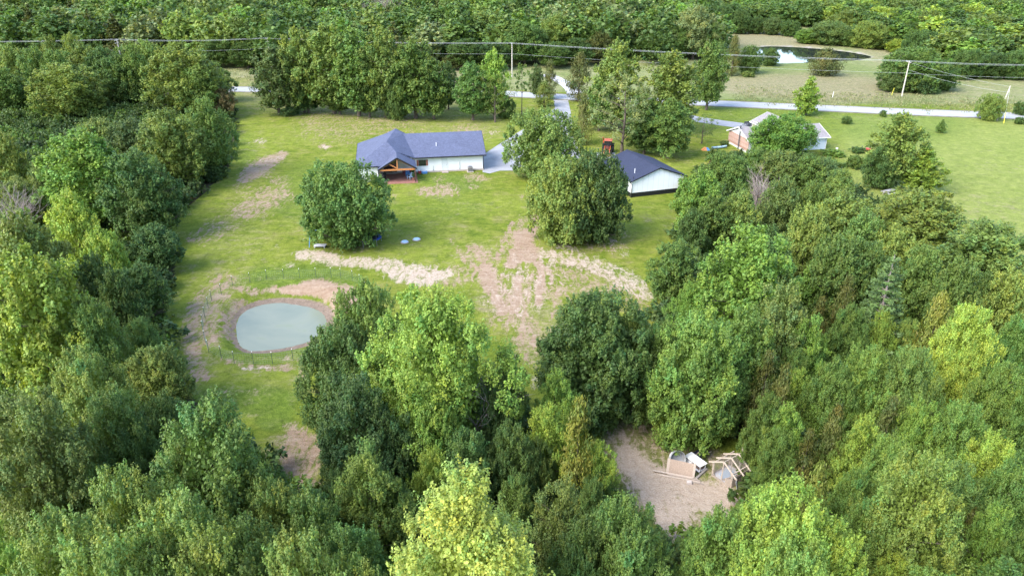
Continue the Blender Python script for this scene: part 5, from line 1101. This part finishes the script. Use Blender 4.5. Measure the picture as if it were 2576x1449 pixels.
def car(px, py, label, paint, rz):
    e = empty('parked_car', at(px, py), label, 'car', None, rz); prof_ = [(-2.2,.35),(-2.25,.75),(-1.3,.95),(-.7,1.45),(.9,1.5),(1.7,1.0),(2.2,.9),(2.25,.4)]
    b = MB(); b.prism([(x,-.88,z) for x, z in prof_], 1.76, (0,1,0)); b.build('body', paint, e, bevel=.08); b = MB(); b.prism([(x,-.90,z) for x, z in ((-1.1,1.0),(-.65,1.38),(.85,1.42),(1.4,1.02))], 1.80, (0,1,0)); b.build('window', GLASS, e)
    for x in (-1.4,1.4):
        for y in (-.8,.8): b = MB(); b.lathe([(0,-.11),(.34,-.11),(.34,.11),(0,.11)], 20, (x,y,.34), Matrix.Rotation(R(90),4,'X')); o = b.build('wheel', RUBBER, e); b = MB(); b.lathe([(0,-.115),(.2,-.12),(.2,.12),(0,.115)], 16, (x,y,.34), Matrix.Rotation(R(90),4,'X')); b.build('rim', GREYM, o)
car(1349, 362, 'white car on the gravel drive behind the spreading olive tree', simple('car_paint', (.75,.77,.8), .25, .03), R(70))

# ------------------------------------------------------------------ clearing: coop frame, boards, crate
def on5(x, y, z=0): return at(1614.4 + x / 8.823, 1116.4 + y / 8.823, z)
def coop():
    A_ = on5(1560,690); Bf = on5(1962,968); D_ = on5(2268,700)
    u = (Bf - A_); Lu = u.length; u.normalize(); v = (D_ - Bf); Lv = v.length; v = Vector((-u.y, u.x, 0)) * Lv
    if v.dot(D_ - Bf) < 0: v = -v
    v.normalize(); e = empty('chicken_coop', A_, 'unfinished wooden coop frame with bare rafters in the clearing', 'coop')
    def P(a, c, z): return u * a + v * c + Vector((0, 0, z))
    hW, hR = 1.15, 1.68
    for q0, q1, wd in ((P(0,0,0),P(0,0,hW),.09),(P(Lu,0,0),P(Lu,0,hW),.09),(P(Lu,Lv,0),P(Lu,Lv,hW),.09),(P(0,Lv,0),P(0,Lv,hW),.09),(P(Lu/2,0,.1),P(Lu/2,0,hR),.07),(P(Lu*.72,0,.1),P(Lu*.72,0,.55),.06),(P(Lu/2,Lv*.55,.1),P(Lu/2,Lv*.5,hR),.06)):
        b = MB(); b.bar(q0, q1, wd); b.build('post', LUMBER, e)
    b = MB(); b.bar(P(Lu*.5,Lv+.1,0),P(Lu*.5,Lv+.1,2.15),.10); b.build('tall_post', LUMBER, e)
    b = MB(); b.bar(P(0,-.05,.06),P(Lu,-.05,.06),.1,.12); b.bar(P(Lu+.02,0,.06),P(Lu+.02,Lv,.06),.1,.12); b.bar(P(-.02,0,.06),P(-.02,Lv,.06),.1,.12); b.bar(P(0,Lv,.06),P(Lu,Lv,.06),.1,.12); b.build('base_frame', OLDWOOD, e)
    b = MB(); b.prism([P(0,0,.1),P(Lu,0,.1),P(Lu,Lv,.1),P(0,Lv,.1)], .04); fl_ = b.build('floor', simple('floor_boards', (.42,.40,.40), .8, .15, 5), e); b = MB(); b.prism([P(.25,.35,.125),P(Lu*.75,.2,.125),P(Lu*.8,Lv*.75,.125),P(.3,Lv*.8,.125)], .015); b.build('tarp', simple('pale_tarp', (.34,.38,.43), .5, .1), fl_)
    b = MB(); b.bar(P(0,-.1,hW),P(0,Lv+.35,hW),.06,.1); b.build('left_plate', LUMBER, e); b = MB(); b.bar(P(Lu,-.1,hW),P(Lu,Lv+.35,hW),.06,.1); b.build('right_plate', LUMBER, e); b = MB(); b.bar(P(Lu/2,-.02,hR),P(Lu/2,Lv+.15,hR),.05,.1); b.build('ridge_beam', LUMBER, e)
    for c in (0, Lv*.42, Lv*.84):
        s = (hR - hW) / (Lu / 2)
        for sg in (-1, 1):
            b = MB(); ov_ = .42; b.bar(P(Lu/2,c,hR+.07),P(Lu/2+sg*(Lu/2+ov_),c,hW+.07-ov_*s),.06,.1); b.build('rafter', LUMBER, e)
    b = MB(); b.prism([P(Lu+.06,0,.1),P(Lu+.06,Lv,.1),P(Lu+.06,Lv,.85),P(Lu+.06,0,.85)], .03, tuple(u)); b.build('side_panel', OLDWOOD, e)
    b = MB(); b.prism([P(Lu+.1,Lv*.30,.62),P(Lu+.1,Lv*.5,.62),P(Lu+.1,Lv*.5,.68),P(Lu+.1,Lv*.3,.68)], .02, tuple(u)); b.build('slot', BLACK, e)
    b = MB(); b.prism([P(Lu,-.04,.1),P(Lu*.74,-.04,.1),P(Lu*.74,-.04,.5),P(Lu,-.04,.8)], .02, tuple(v)); b.build('front_panel', OLDWOOD, e)
    b = MB(); b.bar(P(0,-.03,.55),P(.28,-.03,.1),.06,.04); b.bar(P(Lu*.55,.1,.12),P(Lu*.9,Lv*.5,.6),.06,.1); b.build('brace', OLDWOOD, e)
    b = MB()
    for i in range(14):
        f = i / 13; b.bar(P(-.01,Lv*f,.1),P(-.01,Lv*f,hW),.010,up=(1,0,0)); b.bar(P(Lu*f,Lv+.01,.1),P(Lu*f,Lv+.01,hW),.010,up=(0,1,0))
    for i in range(10): f = .1 + i * (hW - .1) / 9; b.bar(P(-.01,0,f),P(-.01,Lv,f),.010); b.bar(P(0,Lv+.01,f),P(Lu,Lv+.01,f),.010)
    b.build('wire_netting', GALV, e, fixn=False)
coop()
def panel_crate():
    A_ = on5(535,640); B_ = on5(1155,772); u = (B_ - A_).normalized(); L = (B_ - A_).length; v = Vector((-u.y, u.x, 0)); e = empty('board_crate', A_, 'strand board crate panel standing in the clearing behind the stacked planks', 'crate')
    def P(a, c, z): return u * a + v * c + Vector((0, 0, z))
    hh = 1.15; b = MB(); b.prism([P(.18,0,.02),P(L-.12,0,.02),P(L-.12,.22,hh),P(.18,.22,hh)], .03, tuple(v)); b.build('panel', OSB, e)
    b = MB(); b.prism([P(0,-.01,0),P(.2,-.01,0),P(.2,.22,hh+.02),P(0,.22,hh+.02)], .05, tuple(v)); b.prism([P(L-.14,-.01,0),P(L+.02,-.01,0),P(L+.02,.22,hh+.02),P(L-.14,.22,hh+.02)], .05, tuple(v)); b.build('edge_board', LUMBER, e)
    b = MB(); b.bar(P(.1,.26,hh),P(.1,.9,0),.06); b.bar(P(L-.1,.26,hh),P(L-.1,.9,0),.06); b.bar(P(.1,.9,.04),P(L-.1,.9,.04),.06); b.build('prop', LUMBER, e)
panel_crate()
for (x0,y0,x1,y1,z,m,lb) in ((250,622,1130,792,.16,LUMBER,'pale plank, longest and topmost of the stack in front of the crate'),(520,655,1240,805,.05,LUMBER,'pale plank lying closest to the crate panel'),(400,692,1300,856,.05,LUMBER,'pale pinkish plank in the middle of the stack in front of the crate'),(560,700,1290,842,.12,OLDWOOD,'greyish plank lying across the middle of the stack'),(1000,826,1376,912,.05,OLDWOOD,'weathered plank nearest the camera, right end of the stack')):
    a = on5(x0,y0); c = on5(x1,y1); e = MB(); e.bar(a + Vector((0,0,z)), c + Vector((0,0,z)), .13, .045); tag(e.build('plank', m, None, bevel=.006), lb, 'plank', 'planks stacked before the crate')
a = on5(1440,570); c = on5(1205,785); b = MB(); b.bar(a + Vector((0,0,.08)), c + Vector((0,0,.08)), .16, .15); tag(b.build('timber_beam', simple('grey_beam', (.30,.27,.24), .9, .25, 5), None, bevel=.01), 'grey square timber beam on the ground between the crate and the coop', 'beam')
p = on5(1050,880); b = MB(); b.box(-.18,.18,-.14,.14,0,.2); [b.box(-.15+k*.16,-.02+k*.16,-.11,.11,.2,.2) for k in ()]; o = b.build('concrete_block', simple('block', (.55,.48,.44), .9, .12, 8), None, bevel=.015); o.location = p; tag(o, 'small pale concrete block under the near end of the planks', 'block')
def tank():
    p = on5(760,480); e = empty('stock_tank', p, 'round galvanised stock tank tipped up behind the crate panel', 'stock tank', None, R(10)); M_ = Matrix.Rotation(R(62),4,'X'); b = MB(); b.lathe([(0,0),(.55,0),(.6,.05),(.6,.42),(.63,.45),(.6,.46),(.57,.42),(.53,.06),(0,.04)], 32, (0,.15,.58), M_); b.build('shell', GALV, e, smooth=False)
    b = MB(); [b.lathe([(.61,z),(.63,z+.02),(.61,z+.04)], 32, (0,.15,.58), M_) for z in (.14,.28)]; b.build('rib', GALV, e)
tank()
def hutch():
    A_ = on5(1290,575); Bq = on5(1005,365); u = (Bq - A_); L = 1.45; u.normalize(); v = Vector((u.y, -u.x, 0)); W_ = .55
    A0 = at(1614.4 + 1280 / 8.823, 1116.4 + 640 / 8.823); e = empty('animal_hutch', A0, 'white roofed animal hutch with dark mesh sides behind the crate', 'hutch')
    def P(a, c, z): return u * a + v * c + Vector((0, 0, z))
    b = MB(); b.prism([P(-.08,-.1,.62),P(L+.08,-.1,.62),P(L+.08,W_+.1,.66),P(-.08,W_+.1,.66)], .05); b.build('roof', WHITE, e)
    b = MB(); b.prism([P(-.02,-.14,.16),P(L+.0,-.14,.16),P(L,W_,.16),P(-.02,W_,.16)], .05); b.build('tray', WHITE, e)
    b = MB(); b.prism([P(.05,.03,.6),P(L-.05,.03,.6),P(L-.05,W_-.03,.6),P(.05,W_-.03,.6)], .42); b.build('interior', simple('hutch_wood', (.12,.06,.045), .7), e)
    b = MB(); [b.bar(P(L*i/12,-.0,.16),P(L*i/12,0,.6),.012) for i in range(13)]; [b.bar(P(0,W_*i/5,.16),P(0,W_*i/5,.6),.012) for i in range(6)]; b.build('mesh_side', GALV, e)
    for a, c in ((0,0),(L,0),(0,W_),(L,W_)): b = MB(); b.bar(P(a,c,0),P(a,c,.62),.05); b.build('leg', WHITE, e)
hutch()
p = on5(1010,470); b = MB(); b.box(-.45,.45,-.02,.02,0,.42, Matrix.Rotation(R(-20),4,'X')); o = b.build('white_board', WHITE, None, bevel=.005); o.location = p; o.rotation_euler = (0,0,R(-50)); tag(o, 'white board leaning between the crate panel and the hutch', 'board')
def barrow():
    p = on5(1265,345); e = empty('wheelbarrow', p, 'black wheelbarrow with pale wooden handles behind the hutch', 'wheelbarrow', None, R(-52)); b = MB()
    b.add([(-.25,-.42,.28),(.25,-.42,.28),(.25,.35,.28),(-.25,.35,.28),(-.36,-.62,.62),(.36,-.62,.62),(.36,.5,.58),(-.36,.5,.58)], [(0,3,2,1),(0,1,5,4),(1,2,6,5),(2,3,7,6),(3,0,4,7)]); b.build('tray', simple('black_tub', (.018,.022,.04), .4), e)
    for s in (-1,1): b = MB(); b.bar((s*.15,-.8,.25),(s*.33,1.0,.5),.045); b.build('handle', LUMBER, e); b = MB(); b.bar((s*.22,.35,.33),(s*.26,.45,0),.04); b.build('leg', DGREY, e)
    b = MB(); b.lathe([(0,-.05),(.19,-.05),(.19,.05),(0,.05)], 16, (0,-.8,.19), Matrix.Rotation(R(90),4,'Y')); b.build('wheel', RUBBER, e)
barrow()
p = on5(2125,1000); b = MB(); b.box(-.3,.3,-.015,.015,0,.75, Matrix.Rotation(R(-14),4,'X')); o = b.build('metal_sheet', simple('grey_sheet', (.40,.42,.44), .5, .15), None); o.location = p; o.rotation_euler = (0,0,R(70)); tag(o, 'grey metal sheet leaning at the right corner of the coop', 'metal sheet')
p = at(1940, 1232); e = empty('wire_panel', p, 'grey wire mesh panel standing in the leaves right of the coop', 'wire panel', None, R(35)); b = MB(); [b.bar(q, w_, .04) for q, w_ in (((-.45,0,.1),(.1,0,1.5)),((.1,0,1.5),(.6,0,.9)),((.6,0,.9),(.1,0,0)),((-.45,0,.1),(.1,0,0)))]; b.build('frame', GALV, e); b = MB(); [b.bar((-.4+.1*k,0,.15+.1*k*.3),(.05+.1*k,0,1.3-.1*k),.012) for k in range(6)]; b.build('mesh', GALV, e)
